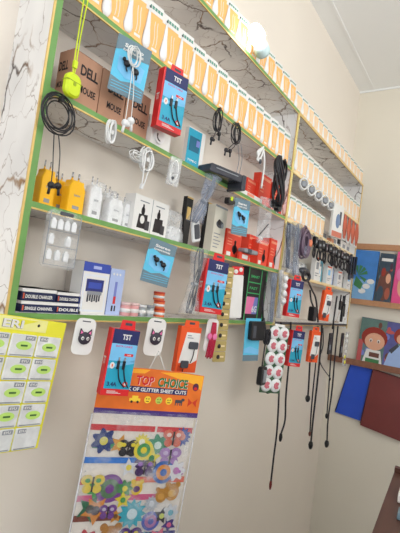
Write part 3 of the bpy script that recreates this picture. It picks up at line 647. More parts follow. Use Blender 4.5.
tin(140.5, .0175, .04, GRT, WHITE, 'small silver jar right of the pink jars'); tin(148.5, .0175, .04, GRT, GREY, 'small silver jar left of the orange stack')
for k in range(3): tin(158.5, .021, .031, ORT, ORT2, 'small orange jar, %s of the stack on the lowest shelf' % ('bottom', 'middle', 'topmost')[k], zz=z + .0311 * k)
# black green pink box
t, wd, h, d = box_on('phone_charger_box', 243, 262, 266, z, 1.02, .04, 'black box with green lines and a pink panel on the lowest shelf', 'box')
m = MB().box(0, wd, 0, d, 0, h, INK); GL = mat('bright_green_line', (60, 170, 100), .5)
m.rect(wd * .03, wd * .62, h * .12, h * .44, 0, PINK); m.poly([(wd * .35, h * .12), (wd * .62, h * .12), (wd * .62, h * .44), (wd * .45, h * .44)], -.0006, LAV); m.text('6G', wd * .34, h * .15, wd * .26, h * .13, -.0014, OFFW)
for a_ in (.0, .66, .94): m.rect(wd * a_, wd * (a_ + .035), 0, h, -.0003, GL)
for a_ in (.5, .7): m.rect(0, wd * .66, h * a_, h * (a_ + .02), -.0003, GL)
m.text('SMART', wd * .12, h * .8, wd * .45, h * .05, -.0012, GL); m.text('FAST', wd * .12, h * .58, wd * .4, h * .05, -.0012, GL); m.build('carton', t); MB().rect(0, wd, h * .975, h, -.0004, GL).build('green_top_band', t)

# ------------------------------------------------------------------ hanging from the lowest shelf, left bay
# yellow display card with sachets
f = fr((-14, 311.5), (68, 314), (-14, 450), .978, 0); wd, h = f[1], f[2]
t = thing('yellow_display_card', f[0], 'large yellow display card of white sachets hanging at the lower left edge', 'display card', None, 6.0, 0)
MB().box(0, wd, -.002, 0, -h, 0, YCARD).rect(.0, wd * .74, -h * .1, -.002, -.002, mat('pale_yellow_print', (238, 234, 150), .5)).poly([(wd * .3, -h * .085), (wd * .31, -h * .085), (wd * .62, -.006), (wd * .3, -.006)], -.0026, YCARD).text('ERI', wd * .2, -h * .085, wd * .24, h * .06, -.004, OFFW).text('ERI', wd * .195, -h * .087, wd * .24, h * .06, -.0034, DGREY).ball((wd * .63, -.003, -h * .05), .004, .001, .004, INK).build('printed_board', t)
sw = wd * .315; shh = h * .165
for r_ in range(5):
    for c_ in range(3):
        x0 = wd * (-.005 + .325 * c_) ; z1 = -h * (.125 + .175 * r_)
        s_ = MB().box(x0 + .002, x0 + sw, -.007, -.0022, z1 - shh, z1, clear('sachet_film', (240, 241, 240), .75, .2), .004).build('sachet', t)
        q = MB().rect(x0 + sw * (.1 if c_ == 2 else .55), x0 + sw * (.42 if c_ == 2 else .93), z1 - shh * .24, z1 - shh * .05, -.0072, GREY)
        q.text('EYU', x0 + sw * (.14 if c_ == 2 else .6), z1 - shh * .2, sw * .26, shh * .11, -.0082, OFFW)
        if not (r_ == 4): q.disc(x0 + sw * .55, z1 - shh * .5, sw * .3, shh * .2, -.0072, LIME, n=20); q.rect(x0 + sw * .42, x0 + sw * .68, z1 - shh * .54, z1 - shh * .46, -.008, mat('dark_green_ink', (70, 110, 60), .5))
        q.rect(x0 + sw * .08, x0 + sw * .92, z1 - shh * .95, z1 - shh * .91, -.0072, GREY); q.build('sticker', s_)

def cat_card(f, label):
    A, wd, h, roll, yaw = f; t = thing('hair_clip_card', A, label, 'hair clip card', None, roll, yaw)
    MB().box(0, wd, -.0016, 0, -h, 0, OFFW, wd * .28).rect(wd * .3, wd * .7, -h * .1, -h * .07, -.0016, DGREY).build('white_backing', t)
    m = MB(); cx, cz = wd * .52, -h * .54; r = wd * .31
    m.ball((cx, -.006, cz), r, .006, r * .95, mat('dark_cat_head', (58, 52, 64), .5)); 
    for s_ in (-1, 1): m.poly([(cx + s_ * r * .25, cz + r * .8), (cx + s_ * r * .95, cz + r * .45), (cx + s_ * r * .85, cz + r * 1.45)][::s_], -.005, mat('dark_cat_head', (58, 52, 64)), .004)
    m.build('cat_head_clip', t)
    e = MB()
    for s_ in (-1, 1): e.ball((cx + s_ * r * .4, -.0115, cz), r * .24, .002, r * .28, OFFW, 8, 4); e.ball((cx + s_ * r * .4, -.0135, cz), r * .1, .001, r * .14, INK, 8, 4)
    e.build('eye', t)
    e = MB()
    for s_ in (-1, 1): e.poly([(cx + s_ * r * .42, cz + r * .8), (cx + s_ * r * .82, cz + r * .62), (cx + s_ * r * .76, cz + r * 1.2)][::s_], -.0092, PINK)
    e.build('inner_ear', t); return t
cat_card(fr((77, 317), (97, 321), (72, 354), .97, 20), 'white card with a black and pink cat hair clip beside the yellow display card')
cat_card(fr((149, 317), (167, 321), (144, 355), .97, 20), 'white card with a black and pink cat hair clip left of the orange charger card')
cable_box('cable_box', fr((113, 328), (140, 333), (103, 395), .895, 25), 'large red and blue cable box hanging over the glitter banner', .032)
def orange_pack(f, label, big=True):
    A, wd, h, roll, yaw = f; t = thing('orange_charger_card', A, label, 'charger card', None, roll, yaw); d = .025
    m = MB().box(0, wd, 0, d, -h, 0, ORBOX); y = 0; m.poly([(wd * .3, -h * .12), (wd * .98, -h * .12), (wd * .98, -h * .72), (wd * .72, -h * .8), (wd * .1, -h * .8)][::-1], y, OFFW)
    for k in range(2): m.rect(wd * .36, wd * (.55 + .1 * k), -h * (.2 + .05 * k), -h * (.18 + .05 * k), y - .0006, GREY)
    m.rect(wd * .1, wd * .35, -h * .97, -h * .85, y, mat('deep_orange_print', (196, 64, 30), .5)); m.build('printed_carton', t)
    c = MB().box(wd * .46, wd * .92, y - .007, y - .001, -h * .48, -h * .32, DGREY, .006).box(wd * .2, wd * .58, y - .007, y - .001, -h * .9, -h * .74, DGREY, .006)
    c.tube(spline([(wd * .76, y - .004, -h * .48), (wd * .74, y - .004, -h * .65), (wd * .66, y - .004, -h * .78)], 4), wd * .02, INK); c.tube([(wd * .36, y - .004, -h * .9), (wd * .34, y - .004, -h * .98)], wd * .02, INK); c.build('pictured_adapter', t)
    MB().poly([(wd * .2, 0), (wd * .24, h * .14), (wd * .9, h * .14), (wd * .94, 0)], d * .5, ORBOX, .001).rect(wd * .44, wd * .7, h * .05, h * .1, d * .5 - .001, DGREY).build('hanging_tab', t); return t
orange_pack(fr((182, 326), (202, 328), (174, 372), .965, 20), 'orange and white charger card above the corner of the glitter banner')
# hair ribbons card
f = fr((208, 318), (217, 320), (203, 360), .97, 25); A, wd, h, roll, yaw = f; t = thing('ribbon_hair_clip', A, 'dark red ribbons with a pink bow, between an orange card and the gold strip', 'hair clip', None, roll, yaw)
wd *= 1.25
MB().box(0, wd, -.0016, 0, -h * .8, 0, OFFW, wd * .3).build('white_backing', t); m = MB(); REDR = mat('crimson_ribbon', (184, 30, 66), .5)
for k in range(5): m.tube(spline([(wd * (.45 + .06 * k), -.006, -h * .08), (wd * (.35 + .12 * k), -.01, -h * .5), (wd * (.3 + .13 * k), -.006, -h * (.92 + .03 * (k % 2)))], 5), .0032, REDR)
m.build('ribbon', t)
m = MB(); [m.ball((wd * (.5 + s_ * .22), -.012, -h * .42), wd * .2, .004, h * .08, PINK) for s_ in (-1, 1)]; m.build('bow', t)
# blue card with black earphone box
f = fr((246, 318), (261, 319), (243, 361), .975, 25); t = thing('earphone_card', f[0], 'blue card with a black block on it, hanging under the black and green box', 'earphone card', None, f[3], 25); wd, h = f[1], f[2]
MB().box(0, wd, -.0016, 0, -h, 0, LBLUE, .004).rect(0, wd, -h, -h * .86, -.0016, SLATE).poly([(0, -h * .72), (wd * .4, -h * .66), (wd, -h * .74), (wd, -h * .85), (0, -h * .8)], -.0018, SKY).build('printed_card', t)
MB().box(wd * .18, wd * 1.1, -.03, -.003, -h * .5, -h * .06, BLACK, .008).rect(wd * .3, wd * .5, -h * .44, -h * .16, -.03, DGREY).build('black_block', t)

# eggs card
f = fr((270, 325), (290, 325.5), (267, 392), .972, 27); A, wd, h, roll, yaw = f; t = thing('rose_soap_card', A, 'green card of ten round white cups holding pink roses', 'display card', None, 3, yaw)
MB().box(0, wd, -.0018, 0, -h, 0, mat('leaf_green_card', (60, 92, 66), .5, .2)).box(wd * .25, wd * .75, -.002, 0, -.002, h * .035, OFFW, .004).build('printed_backing', t)
for r_ in range(5):
    for c_ in range(2):
        cx = wd * (.27 + .46 * c_); cz = -h * (.1 + .195 * r_)
        cup = MB().lathe([(wd * .265, 0), (wd * .265, .004), (wd * .22, .009), (wd * .17, .011)], WHITE, c=(cx, -.0018, cz), ax=(0, -1, 0)).build('round_cup', t)
        q = MB(); 
        for k in range(7): a_ = k * .9; q.ball((cx + wd * .085 * math.cos(a_) * (k > 0), -.0135, cz + wd * .085 * math.sin(a_) * (k > 0)), wd * .06, .0025, wd * .06, mat('dusty_pink_rose', (206, 112, 124), .5), 8, 4)
        q.build('rose', cup)

# glitter sheet banner and bag
f = fr((102, 366), (203, 381), (95, 402), .972, 32); A, wd, h, roll, yaw = f; yawb = yaw; Ab = A
t = thing('glitter_sheet_pack', A, 'clear pack of colourful glitter sheet cut-outs under an orange top choice header', 'craft pack', None, 2.6, yaw)
H = .142
ORB = mat('orange_banner', (240, 116, 44), .4, .35, scale=14); YOR = mat('yellow_orange_swirl', (250, 176, 48), .45)
m = MB(); arch = [(wd * k / 12, .006 * math.sin(math.pi * k / 12)) for k in range(13)]
m.poly(arch[::-1] + [(0, -H), (wd, -H)], 0, ORB, .002); y = -.002
m.poly([(wd * .55, -.002), (wd * .75, .002), (wd * .995, -.002), (wd * .995, -.05), (wd * .9, -.03), (wd * .78, -.02)][::-1], y, YOR)
m.poly([(wd * .2, .001), (wd * .45, .003), (wd * .4, -.01), (wd * .22, -.012)][::-1], y, YOR)
m.text('TOP', wd * .335, -.048, wd * .17, .03, y - .0016, OFFW); m.text('TOP', wd * .33, -.047, wd * .17, .03, y - .0022, RED)
m.text('CHOICE', wd * .545, -.049, wd * .3, .03, y - .0016, OFFW); m.text('CHOICE', wd * .54, -.048, wd * .3, .03, y - .0022, mat('forest_green_ink', (40, 120, 70), .5))
m.rect(wd * .17, wd * .85, -.07, -.052, y, NAVY); m.text('PACK OF GLITTER SHEET CUTS', wd * .18, -.067, wd * .66, .012, y - .0014, OFFW, 1.0)
m.rect(.0, wd, -H, -H + .016, y, mat('purple_strip', (74, 50, 120), .5))
SM = mat('smiley_yellow', (250, 210, 60), .5)
for k, xx in enumerate((.35, .47, .58, .68)):
    cx = wd * xx; cz = -.092
    if k == 0: m.rect(cx - .018, cx + .018, cz - .008, cz + .002, y - .0006, SM); m.rect(cx - .01, cx + .01, cz + .002, cz + .01, y - .0006, SM); m.disc(cx - .01, cz - .009, .004, .004, y - .0012, INK); m.disc(cx + .01, cz - .009, .004, .004, y - .0012, INK)
    else:
        m.disc(cx, cz, .0115, .0115, y - .0006, SM if k != 2 else mat('pale_lime', (190, 210, 90), .5))
        for s_ in (-1, 1): m.disc(cx + s_ * .004, cz + .003, .0016, .0022, y - .0012, INK)
        m.rect(cx - .005, cx + .005, cz - .006, cz - .004, y - .0012, INK)
cx = wd * .78; m.rect(cx - .013, cx + .013, -.096, -.086, y - .0006, DGREY); m.disc(cx + .014, -.085, .006, .005, y - .001, DGREY); [m.rect(cx + a_, cx + a_ + .003, -.104, -.095, y - .0006, DGREY) for a_ in (-.012, -.004, .004, .01)]
cx = wd * .92
for s_ in (-1, 1): m.poly([(cx, -.092), (cx + s_ * .018, -.078), (cx + s_ * .014, -.092), (cx + s_ * .016, -.106)][::s_], y - .0006, mat('butterfly_red', (206, 60, 40), .5))
m.disc(wd * .93, -.04, .011, .013, y - .0006, mat('plum_badge', (90, 40, 70), .5)); m.disc(wd * .93, -.045, .006, .005, y - .0012, RED)
m.build('printed_header', t)
BW, BH = wd * 1.0, .62; bx0 = -.005
bagp = MB(); 
def gx(i, j, n=14, k=16): u_, v_ = i / n, j / k; return (bx0 + BW * u_, -.012 - .012 * math.sin(math.pi * u_) - .003 * math.sin(9 * u_ + 5 * v_) - .002 * math.sin(17 * v_ + 4 * u_), -H * .9 - BH * v_)
vs = [gx(i, j) for j in range(17) for i in range(15)]; fs = [(j * 15 + i, j * 15 + i + 1, (j + 1) * 15 + i + 1, (j + 1) * 15 + i) for j in range(16) for i in range(14)]
bagp.add(vs, fs, clear('glitter_bag_film', (240, 242, 244), .03, .1), True); bagp.build('clear_film', t)
MB().tube([(bx0, -.012, -H), (bx0, -.012, -H - BH)], .003, clear('bag_seam', (225, 226, 232), .5, .2)).build('bag_seam', t)
MB().tube([(bx0 + BW, -.012, -H), (bx0 + BW, -.012, -H - BH)], .002, clear('bag_seam')).build('bag_seam', t)
# backing stripes of foam sheets
rd = random.Random(5)
strip_cols = [(190, 56, 60), (60, 130, 90), (40, 110, 190), (206, 90, 60), (190, 80, 120), (116, 56, 40), (60, 60, 120)]
sc = [mat('foam_strip_%d' % i, c_, .6, .12, scale=80) for i, c_ in enumerate(strip_cols)]
for k, (zz, x0, x1, mi) in enumerate(((-.185, 0, .62, 0), (-.24, .05, .3, 1), (-.185, .62, 1, 0), (-.285, 0, .55, 2), (-.35, 0, .2, 0), (-.345, .5, 1, 3), (-.40, .0, .75, 4), (-.46, .0, .5, 5), (-.52, .2, 1, 6), (-.58, 0, 1, 4))):
    MB().rect(bx0 + BW * x0 + .004, bx0 + BW * x1 - .004, zz - .009, zz + .009, -.001, sc[mi], .0015).build('foam_strip', t)
MB().box(bx0 + .006, bx0 + BW - .006, .0, .0012, -H - BH + .01, -H, mat('pale_backing', (214, 206, 196), .7)).build('backing_sheet', t)
def cutout(kind, cx, cz, r, c1, c2, y0=-.003, seed=0):
    r *= 1.08; u_ok = max(r + bx0 + .006, min(cx, bx0 + BW - r - .006)); cx = u_ok; m = MB(); m1 = mat('glitter_%d_%d_%d' % c1, tuple(v * .9 for v in c1), .35, .25, scale=400, metal=.1); m2 = mat('glitter_%d_%d_%d' % c2, tuple(v * .9 for v in c2), .35, .25, scale=400, metal=.1)
    def star(n, r0, r1, a0=0): return [(cx + (r0 if k % 2 == 0 else r1) * math.cos(a0 + math.pi * k / n), cz + (r0 if k % 2 == 0 else r1) * math.sin(a0 + math.pi * k / n)) for k in range(2 * n)]
    if kind == 'flower': m.poly([(cx + r * (1 + .22 * math.cos(7 * a_)) * math.cos(a_) * .85, cz + r * (1 + .22 * math.cos(7 * a_)) * math.sin(a_) * .85) for a_ in (2 * math.pi * k / 42 for k in range(42))], y0, m1, .002); m.disc(cx, cz, r * .33, r * .33, y0 - .002, m2, .0015)
    elif kind == 'star': m.poly(star(5, r, r * .48, .3 + seed), y0, m1, .002); m.disc(cx, cz, r * .3, r * .3, y0 - .002, m2, .0015)
    elif kind == 'burst': m.poly(star(12, r, r * .68), y0, m1, .002); m.disc(cx, cz, r * .35, r * .35, y0 - .002, m2, .0015)
    elif kind == 'butterfly':
        for s_ in (-1, 1): m.disc(cx + s_ * r * .5, cz + r * .32, r * .5, r * .42, y0, m1, .002); m.disc(cx + s_ * r * .42, cz - r * .4, r * .38, r * .36, y0 - .0005, m1, .002); m.disc(cx + s_ * r * .45, cz + r * .3, r * .22, r * .18, y0 - .0028, m2, .001)
        m.rect(cx - r * .07, cx + r * .07, cz - r * .6, cz + r * .6, y0 - .003, INK, .002)
    elif kind == 'ring': m.disc(cx, cz, r, r, y0, m1, .002, 24); m.disc(cx, cz, r * .68, r * .68, y0 - .002, m2, .0012, 20); m.disc(cx, cz, r * .32, r * .32, y0 - .0033, m1, .0012)
    elif kind == 'bear': m.disc(cx, cz, r * .7, r * .8, y0, m1, .002); [m.disc(cx + s_ * r * .5, cz + r * .7, r * .27, r * .27, y0 - .0003, m1, .002) for s_ in (-1, 1)]; m.disc(cx, cz - r * .1, r * .4, r * .35, y0 - .002, m2, .001)
    return m.build('glitter_cutout', t)
cuts = [('flower', .15, -.225, .036, (50, 70, 130), (230, 220, 90)), ('star', .30, -.235, .03, (230, 160, 50), (240, 220, 80)), ('butterfly', .38, -.245, .032, (40, 40, 44), (240, 220, 60)),
 ('ring', .53, -.25, .03, (246, 224, 60), (70, 160, 90)), ('flower', .66, -.235, .034, (50, 150, 110), (220, 240, 230)), ('star', .62, -.275, .03, (240, 225, 70), (50, 140, 80)), ('burst', .5, -.225, .026, (244, 226, 80), (250, 250, 230)),
 ('butterfly', .80, -.21, .034, (224, 120, 100), (250, 220, 210)), ('burst', .92, -.205, .03, (50, 80, 170), (230, 140, 110)),
 ('butterfly', .8, -.27, .036, (180, 140, 200), (210, 190, 225)), ('ring', .76, -.32, .034, (60, 110, 190), (236, 150, 50)), ('flower', .92, -.315, .032, (236, 236, 240), (200, 120, 190)), ('ring', .92, -.318, .016, (170, 100, 180), (240, 170, 80)),
 ('butterfly', .57, -.305, .034, (74, 38, 100), (150, 90, 190)), ('star', .42, -.305, .028, (232, 234, 240), (240, 220, 90)),
 ('butterfly', .1, -.355, .034, (240, 214, 90), (90, 170, 110)), ('flower', .17, -.37, .028, (90, 170, 100), (240, 220, 80)), ('ring', .28, -.37, .04, (126, 64, 150), (90, 130, 90)), ('flower', .42, -.37, .024, (70, 150, 80), (244, 226, 70)), ('star', .42, -.405, .026, (246, 224, 60), (80, 160, 80)), ('bear', .53, -.37, .026, (244, 204, 60), (110, 60, 120)),
 ('star', .05, -.43, .04, (52, 112, 80), (80, 80, 70)), ('star', .19, -.435, .042, (224, 140, 50), (60, 40, 50)), ('butterfly', .3, -.44, .026, (120, 70, 150), (200, 190, 210)), ('star', .38, -.455, .022, (220, 150, 50), (120, 80, 40)),
 ('burst', .53, -.45, .044, (60, 180, 200), (220, 240, 245)), ('burst', .7, -.42, .024, (190, 196, 204), (230, 235, 240)), ('bear', .78, -.395, .026, (200, 140, 50), (230, 170, 80)), ('bear', .92, -.385, .032, (206, 146, 54), (236, 190, 110)),
 ('ring', .72, -.475, .028, (84, 100, 190), (190, 130, 180)), ('star', .82, -.46, .026, (60, 56, 70), (220, 230, 120)), ('flower', .93, -.45, .026, (220, 224, 230), (90, 180, 200)), ('star', .94, -.49, .024, (80, 60, 140), (236, 110, 150)),
 ('bear', .36, -.52, .042, (190, 130, 60), (226, 180, 120)), ('butterfly', .55, -.52, .034, (90, 50, 130), (240, 220, 70)), ('burst', .68, -.535, .028, (80, 170, 190), (240, 240, 240)), ('star', .82, -.53, .032, (230, 110, 140), (250, 230, 120)), ('flower', .15, -.53, .036, (200, 70, 80), (250, 220, 80)),
 ('flower', .2, -.61, .036, (60, 120, 190), (250, 230, 90)), ('ring', .45, -.6, .036, (230, 160, 60), (120, 70, 150)), ('star', .7, -.6, .038, (90, 170, 110), (240, 230, 90)), ('bear', .9, -.6, .032, (214, 120, 160), (240, 220, 220))]
for i, (k_, u_, zz, r_, c1, c2) in enumerate(cuts): cutout(k_, bx0 + BW * u_, zz, r_, c1, c2, -.003 - .0006 * (i % 4), seed=i)
s_ = MB(); top = MB()
for px in (.43, .6): top.tube([(wd * px, -.001, 0), (wd * (.515), .02, .062)], .0012, CABLE_W)
top.build('hanging_string', t)

# ------------------------------------------------------------------ right bay
z = SH[1]
# white reels hung below the first row
for i in range(5):
    c_ = Vector((2.42 + .135 * i, .985, SH[1] - .045)); lab = 'round white cable coil with dark centre hanging right of the brass divider'
    if i == 0:
        t = reel = thing('round_cable_coil', c_, lab, 'cable', 'round white cable coils of the right bay', yaw=35)
        MB().tube(coil(0, 0, 0, .03, .036, 4, seed=31, jit=.003), .005, CABLE_W).build('coiled_cable', t); MB().lathe([(.02, 0), (.02, .006), (.012, .009)], GREY, ax=(0, -1, 0)).build('round_clip', t)
        MB().tube([(0, 0, .042), (0, .01, .055)], .003, CABLE_W).build('hanging_loop', t)
    else: clone(reel, c_, lab)
# white carded gadget and its black neighbour
def hang_pack(name, x0, wd, z1, h, Y, d, label, cat, build, yaw=12, group=None):
    t = thing(name, (x0, Y, z1), label, cat, group, yaw=yaw); build(t, wd, h, d); return t
def gad(t, wd, h, d):
    MB().box(0, wd, -d, 0, -h, 0, OFFW, .006).rect(0.004, wd - .004, -h + .004, -h * .82, -d, mat('salmon_print', (206, 120, 100), .5)).build('white_carton', t); MB().ball((wd * .5, -d, -h * .5), wd * .2, .006, h * .22, mat('steel_blue', (110, 132, 168), .4)).box(wd * .62, wd * .76, -d - .003, -d, -h * .6, -h * .2, DGREY).build('pictured_mouse', t)
hang_pack('gadget_card', 2.98, .15, SH[1] - .02, .24, .985, .02, 'white card with a blue-grey oval gadget hanging from the upper shelf in the right bay', 'card', gad)
hang_pack('black_strap', 3.2, .03, SH[1] - .02, .26, .985, .012, 'narrow black strap hanging right of the white oval gadget card', 'strap', lambda t, wd, h, d: (MB().box(0, wd, -d, 0, -h, 0, BLACK, .004).build('strap_band', t), MB().box(0, wd, -d - .002, -d, -h * .5, -h * .4, GREY).build('buckle', t)))
for i in range(4):
    c_ = (3.34 + .12 * i, .985, SH[1] - .03); lab = 'looped orange-red cable with white tips hanging near the right end of the upper shelf'
    if i == 0:
        t = oc = thing('orange_cable', c_, lab, 'cable', 'orange-red cables of the right bay'); m = MB(); OC = mat('orange_red_cable', (204, 104, 76), .45)
        for k in range(4): m.tube(spline([(-.02 + .004 * k, 0, 0), (-.034 + .005 * k, -.004 * k, -.09), (-.02, -.006, -.16 - .006 * k), (.01, -.006, -.165 - .004 * k), (.03 - .005 * k, -.004 * k, -.1), (.016, 0, 0)], 4), .004, OC)
        m.build('looped_cable', t); m = MB(); [m.box(x_ - .007, x_ + .007, -.006, .006, -.2, -.165, WHITE, .003) for x_ in (-.012, .012)]; m.build('white_tip', t)
    else: clone(oc, c_, lab)
# soft white packs on the second shelf
for i in range(6):
    c_ = (2.98 + .125 * i, 1.03, SH[2]); lab = 'crumpled white pack lying on the second shelf of the right bay'
    if i == 0:
        t = wp = thing('white_pack', c_, lab, 'pack', 'white packs on the second shelf of the right bay')
        MB().box(0, .12, 0, .06, 0, .075, OFFW, .012).build('pack_body', t); MB().rect(.02, .09, .02, .05, 0, GREY).build('printed_patch', t)
    else: clone(wp, c_, lab)
red_box(330.5, 333.5, 238, SH[2], 1.0, 'small salmon box on the second shelf beside the pale cards', .03, mat('salmon_box', (220, 150, 110), .5), False, 'salmon_box')
# silver and mauve bags under second shelf, near divider
pouch_cable('wrapped_cable', (296, 224), (293, 276), .98, .045, CABLE_G, 'silver foil wrapped cable hanging just right of the brass divider', 15, 7, SILV)
pouch_cable('wrapped_cable', (288, 224), (286, 268), .98, .04, DGREY, 'dark wrapped cable touching the brass divider under the pale cards', 16, 9, SILV)
p = at(305, 243, .975); t = thing('mauve_coil', p, 'mauve wrapped coil with a peach end left of the black adapters', 'cable')
MAUVE = mat('mauve_cable', (110, 92, 110), .4, .15)
MB().tube(coil(0, 0, 0, .06, .075, 9, seed=44, jit=.02, yj=.012), .007, MAUVE).build('coiled_cable', t); MB().ball((.06, -.012, .01), .024, .012, .028, mat('peach_end', (226, 130, 96), .5)).build('peach_plug', t); MB().ball((-.01, -.012, -.05), .035, .012, .03, SILV).build('foil_scrap', t)
MB().tube([(0, 0, .075), (0, .015, .11)], .004, MAUVE).build('hanging_loop', t)
# row of black adapters under the second shelf
rd = random.Random(3); first = None
for i in range(12):
    x_ = 2.70 + .075 * i; lab = 'black adapter with short tail hanging under the second shelf of the right bay'
    c_ = (x_, .982, SH[2] - .012 - .01 * (i % 2)); 
    if first is None:
        t = first = thing('black_adapter', c_, lab, 'adapter', 'black adapters hanging in the right bay')
        MB().box(-.018, .018, -.02, .004, -.075, -.02, BLACK, .006).build('adapter_body', t); MB().tube(spline([(0, -.008, -.075), (.012, -.01, -.1), (.022, -.008, -.13), (.008, -.01, -.155), (-.014, -.008, -.135), (-.006, -.008, -.09)], 4), .0055, BLACK).build('short_tail', t)
        MB().tube([(-.008, -.006, -.02), (-.008, .01, .002)], .002, STEEL).tube([(.008, -.006, -.02), (.008, .01, .002)], .002, STEEL).build('pin', t)
        MB().rect(-.01, .01, -.06, -.045, -.02, GREY).build('rating_label', t)
    else: clone(first, c_, lab, roll=rd.uniform(-9, 9), yaw=rd.uniform(0, 25))
for i, (x_, zz) in enumerate(((3.58, .0), (3.665, -.01), (3.735, .0))):
    t = thing('long_black_strap', (x_, .975, SH[2] - .02 + zz), 'long black strap hanging in the corner of the right bay, %s of three' % ('left', 'middle', 'right')[i], 'strap')
    MB().box(-.016, .016, -.01, .004, -.2 + .03 * i, 0, BLACK, .005).build('strap_band', t); MB().box(-.02, .02, -.013, .002, -.21 + .03 * i, -.18 + .03 * i, DGREY, .004).build('strap_end', t)
# white and blue packs standing on third shelf, right bay
z = SH[3]
cols = [OFFW, OFFW, mat('aqua_card', (96, 170, 190), .5), OFFW, OFFW, PBLUE, OFFW, OFFW, OFFW, OFFW]
for i in range(10):
    x_ = 2.86 + .09 * i; hh = (.16, .12, .17, .13, .16, .14, .12, .15, .13, .14)[i]
    labs = ['white boxed pack at the left of the row under the black adapters', 'low white boxed pack, second in the row under the black adapters', 'aqua boxed pack standing among white packs under the black adapters', 'white boxed pack just right of the aqua one', 'white boxed pack left of the pale blue one', 'pale blue boxed pack on the third shelf of the right bay', 'low white boxed pack just right of the pale blue one', 'white boxed pack, third from the right end of the third shelf', 'white boxed pack, second from the right end of the third shelf', 'white boxed pack at the right end of the third shelf']
    t = thing('boxed_pack', (x_, 1.01 + .02 * (i % 3), z), labs[i], 'box', yaw=4)
    m = MB().box(0, .082, 0, .03, 0, hh, cols[i]); m.rect(.012, .07, hh * .3, hh * .34, 0, GREY); m.rect(.012, .05, hh * .2, hh * .24, 0, GREY); m.rect(.02, .062, hh * .5, hh * .8, 0, SKY if i % 2 else GREY); m.build('carton', t); MB().rect(0, .082, hh * .93, hh, -.0003, SLATE if i % 3 else ORBOX).build('top_band', t)
# white blister and mouse bag on third shelf
t, wd, h, d = box_on('mouse_bag', 292, 314, 262, z, 1.0, .08, 'clear bag holding a dark oval computer mouse on the third shelf of the right bay', 'bag')
h = .09; m = MB(); rings = []
for i in range(7):
    u_ = i / 6; rings.append([(wd / 2 + wd / 2 * math.cos(a_) * (1 - .5 * u_ ** 2), d / 2 + d / 2 * math.sin(a_) * (1 - .5 * u_), h * u_ + .0005) for a_ in (2 * math.pi * j / 12 for j in range(12))])
m.loft(rings, CLEAR2).build('plastic_bag', t)
MB().ball((wd * .55, .01, h * .4), wd * .22, .03, h * .3, DGREY).build('oval_mouse', t)
p = at(306, 276, .93); t = thing('coiled_black_lead', p, 'black looped lead hanging over the mouse bag', 'cable'); MB().tube(coil(0, 0, 0, .055, .026, 3, seed=51), .006, CABLE_K).build('coiled_cable', t)
t2 = MB().tube(spline([Vector((.03, 0, -.02)), at(312, 290, .965) - p, at(316, 300, .97) - p, at(318, 322, .985) - p], 5), .006, CABLE_K).build('hanging_end', t)
# mid-height hung cards
f = fr((282, 274), (288, 275), (280, 305), .99, 30); t = thing('white_bead_blister', f[0], 'white bumpy blister strip hanging left of the right bay cable box', 'blister pack', None, f[3], 30); wd, h = f[1], f[2]
MB().box(0, wd, -.002, 0, -h, 0, CLEAR2, .004).build('clear_strip', t)
for k in range(4): MB().ball((wd * .5, -.01, -h * (.14 + .24 * k)), wd * .4, .012, h * .1, WHITE).build('white_pod', t)
cable_box('cable_box', fr((291, 279), (304, 282), (286, 316), .945, 22), 'red and blue cable box hanging from the third shelf right of the brass divider', .03)
cable_box('cable_box', fr((293, 330), (305, 333), (289, 366), .945, 25), 'red and blue cable box hanging below the lowest shelf beside the rose card', .03)
orange_pack(fr((312, 331), (321, 332), (308, 362), .955, 28), 'orange and white charger card hanging below the lowest shelf left of the black strips')
orange_pack(fr((325, 290), (333, 292), (320, 320), .98, 28), 'orange and white charger card hanging from the third shelf in the right bay')
# silver pouches left of divider reaching shelf 4
pouch_cable('wrapped_cable', (273, 273), (270, 322), .975, .03, CABLE_G, 'silver wrapped cable hanging from the third shelf just left of the brass divider', 17, 8, SILV)
pouch_cable('wrapped_cable', (280, 270), (277, 318), .985, .022, CABLE_G, 'dark looped cables in clear wrap squeezed against the brass divider', 18, 8, CLEAR2)
# black mouse-like gadgets
p = at(311, 314, .975); t = thing('black_power_brick', p, 'black block adapter hanging between the two hanging cable boxes of the right bay', 'adapter')
MB().box(-.03, .034, -.03, .01, -.045, .05, BLACK, .01).build('brick_body', t); MB().tube(spline([(0, -.01, .05), at(311, 300, .975) - p, at(310, 290, .985) - p], 5), .006, CABLE_K).build('lead', t)
p = at(261, 375, .96); t = thing('switch_box', p, 'small black box with a pale window hanging on a cord left of the rose card', 'switch')
MB().box(-.035, .03, -.02, .008, -.05, .045, BLACK, .012).build('box_shell', t); MB().box(-.014, .016, -.024, -.019, -.034, .03, GREY, .003).build('pale_window', t)
MB().tube(spline([(0, 0, .045), at(264, 352, .965) - p, at(266, 335, .97) - p, at(264, 318, .99) - p], 5), .004, CABLE_K).build('cord', t)
clipcoil('black_coiled_lead', 267, 337, .97, .02, .035, 5, .0055, CABLE_K, 'short coil of black lead hanging between the blue card and the rose card', 61)
p = at(268, 392, .975); t = thing('black_plug', p, 'tiny black plug below the lower left corner of the rose card', 'plug'); MB().box(-.012, .03, -.006, .006, -.008, .004, BLACK, .003).build('plug_body', t); MB().tube([(0, 0, .004), (0, .0, .03)], .003, CABLE_K).build('lead', t)

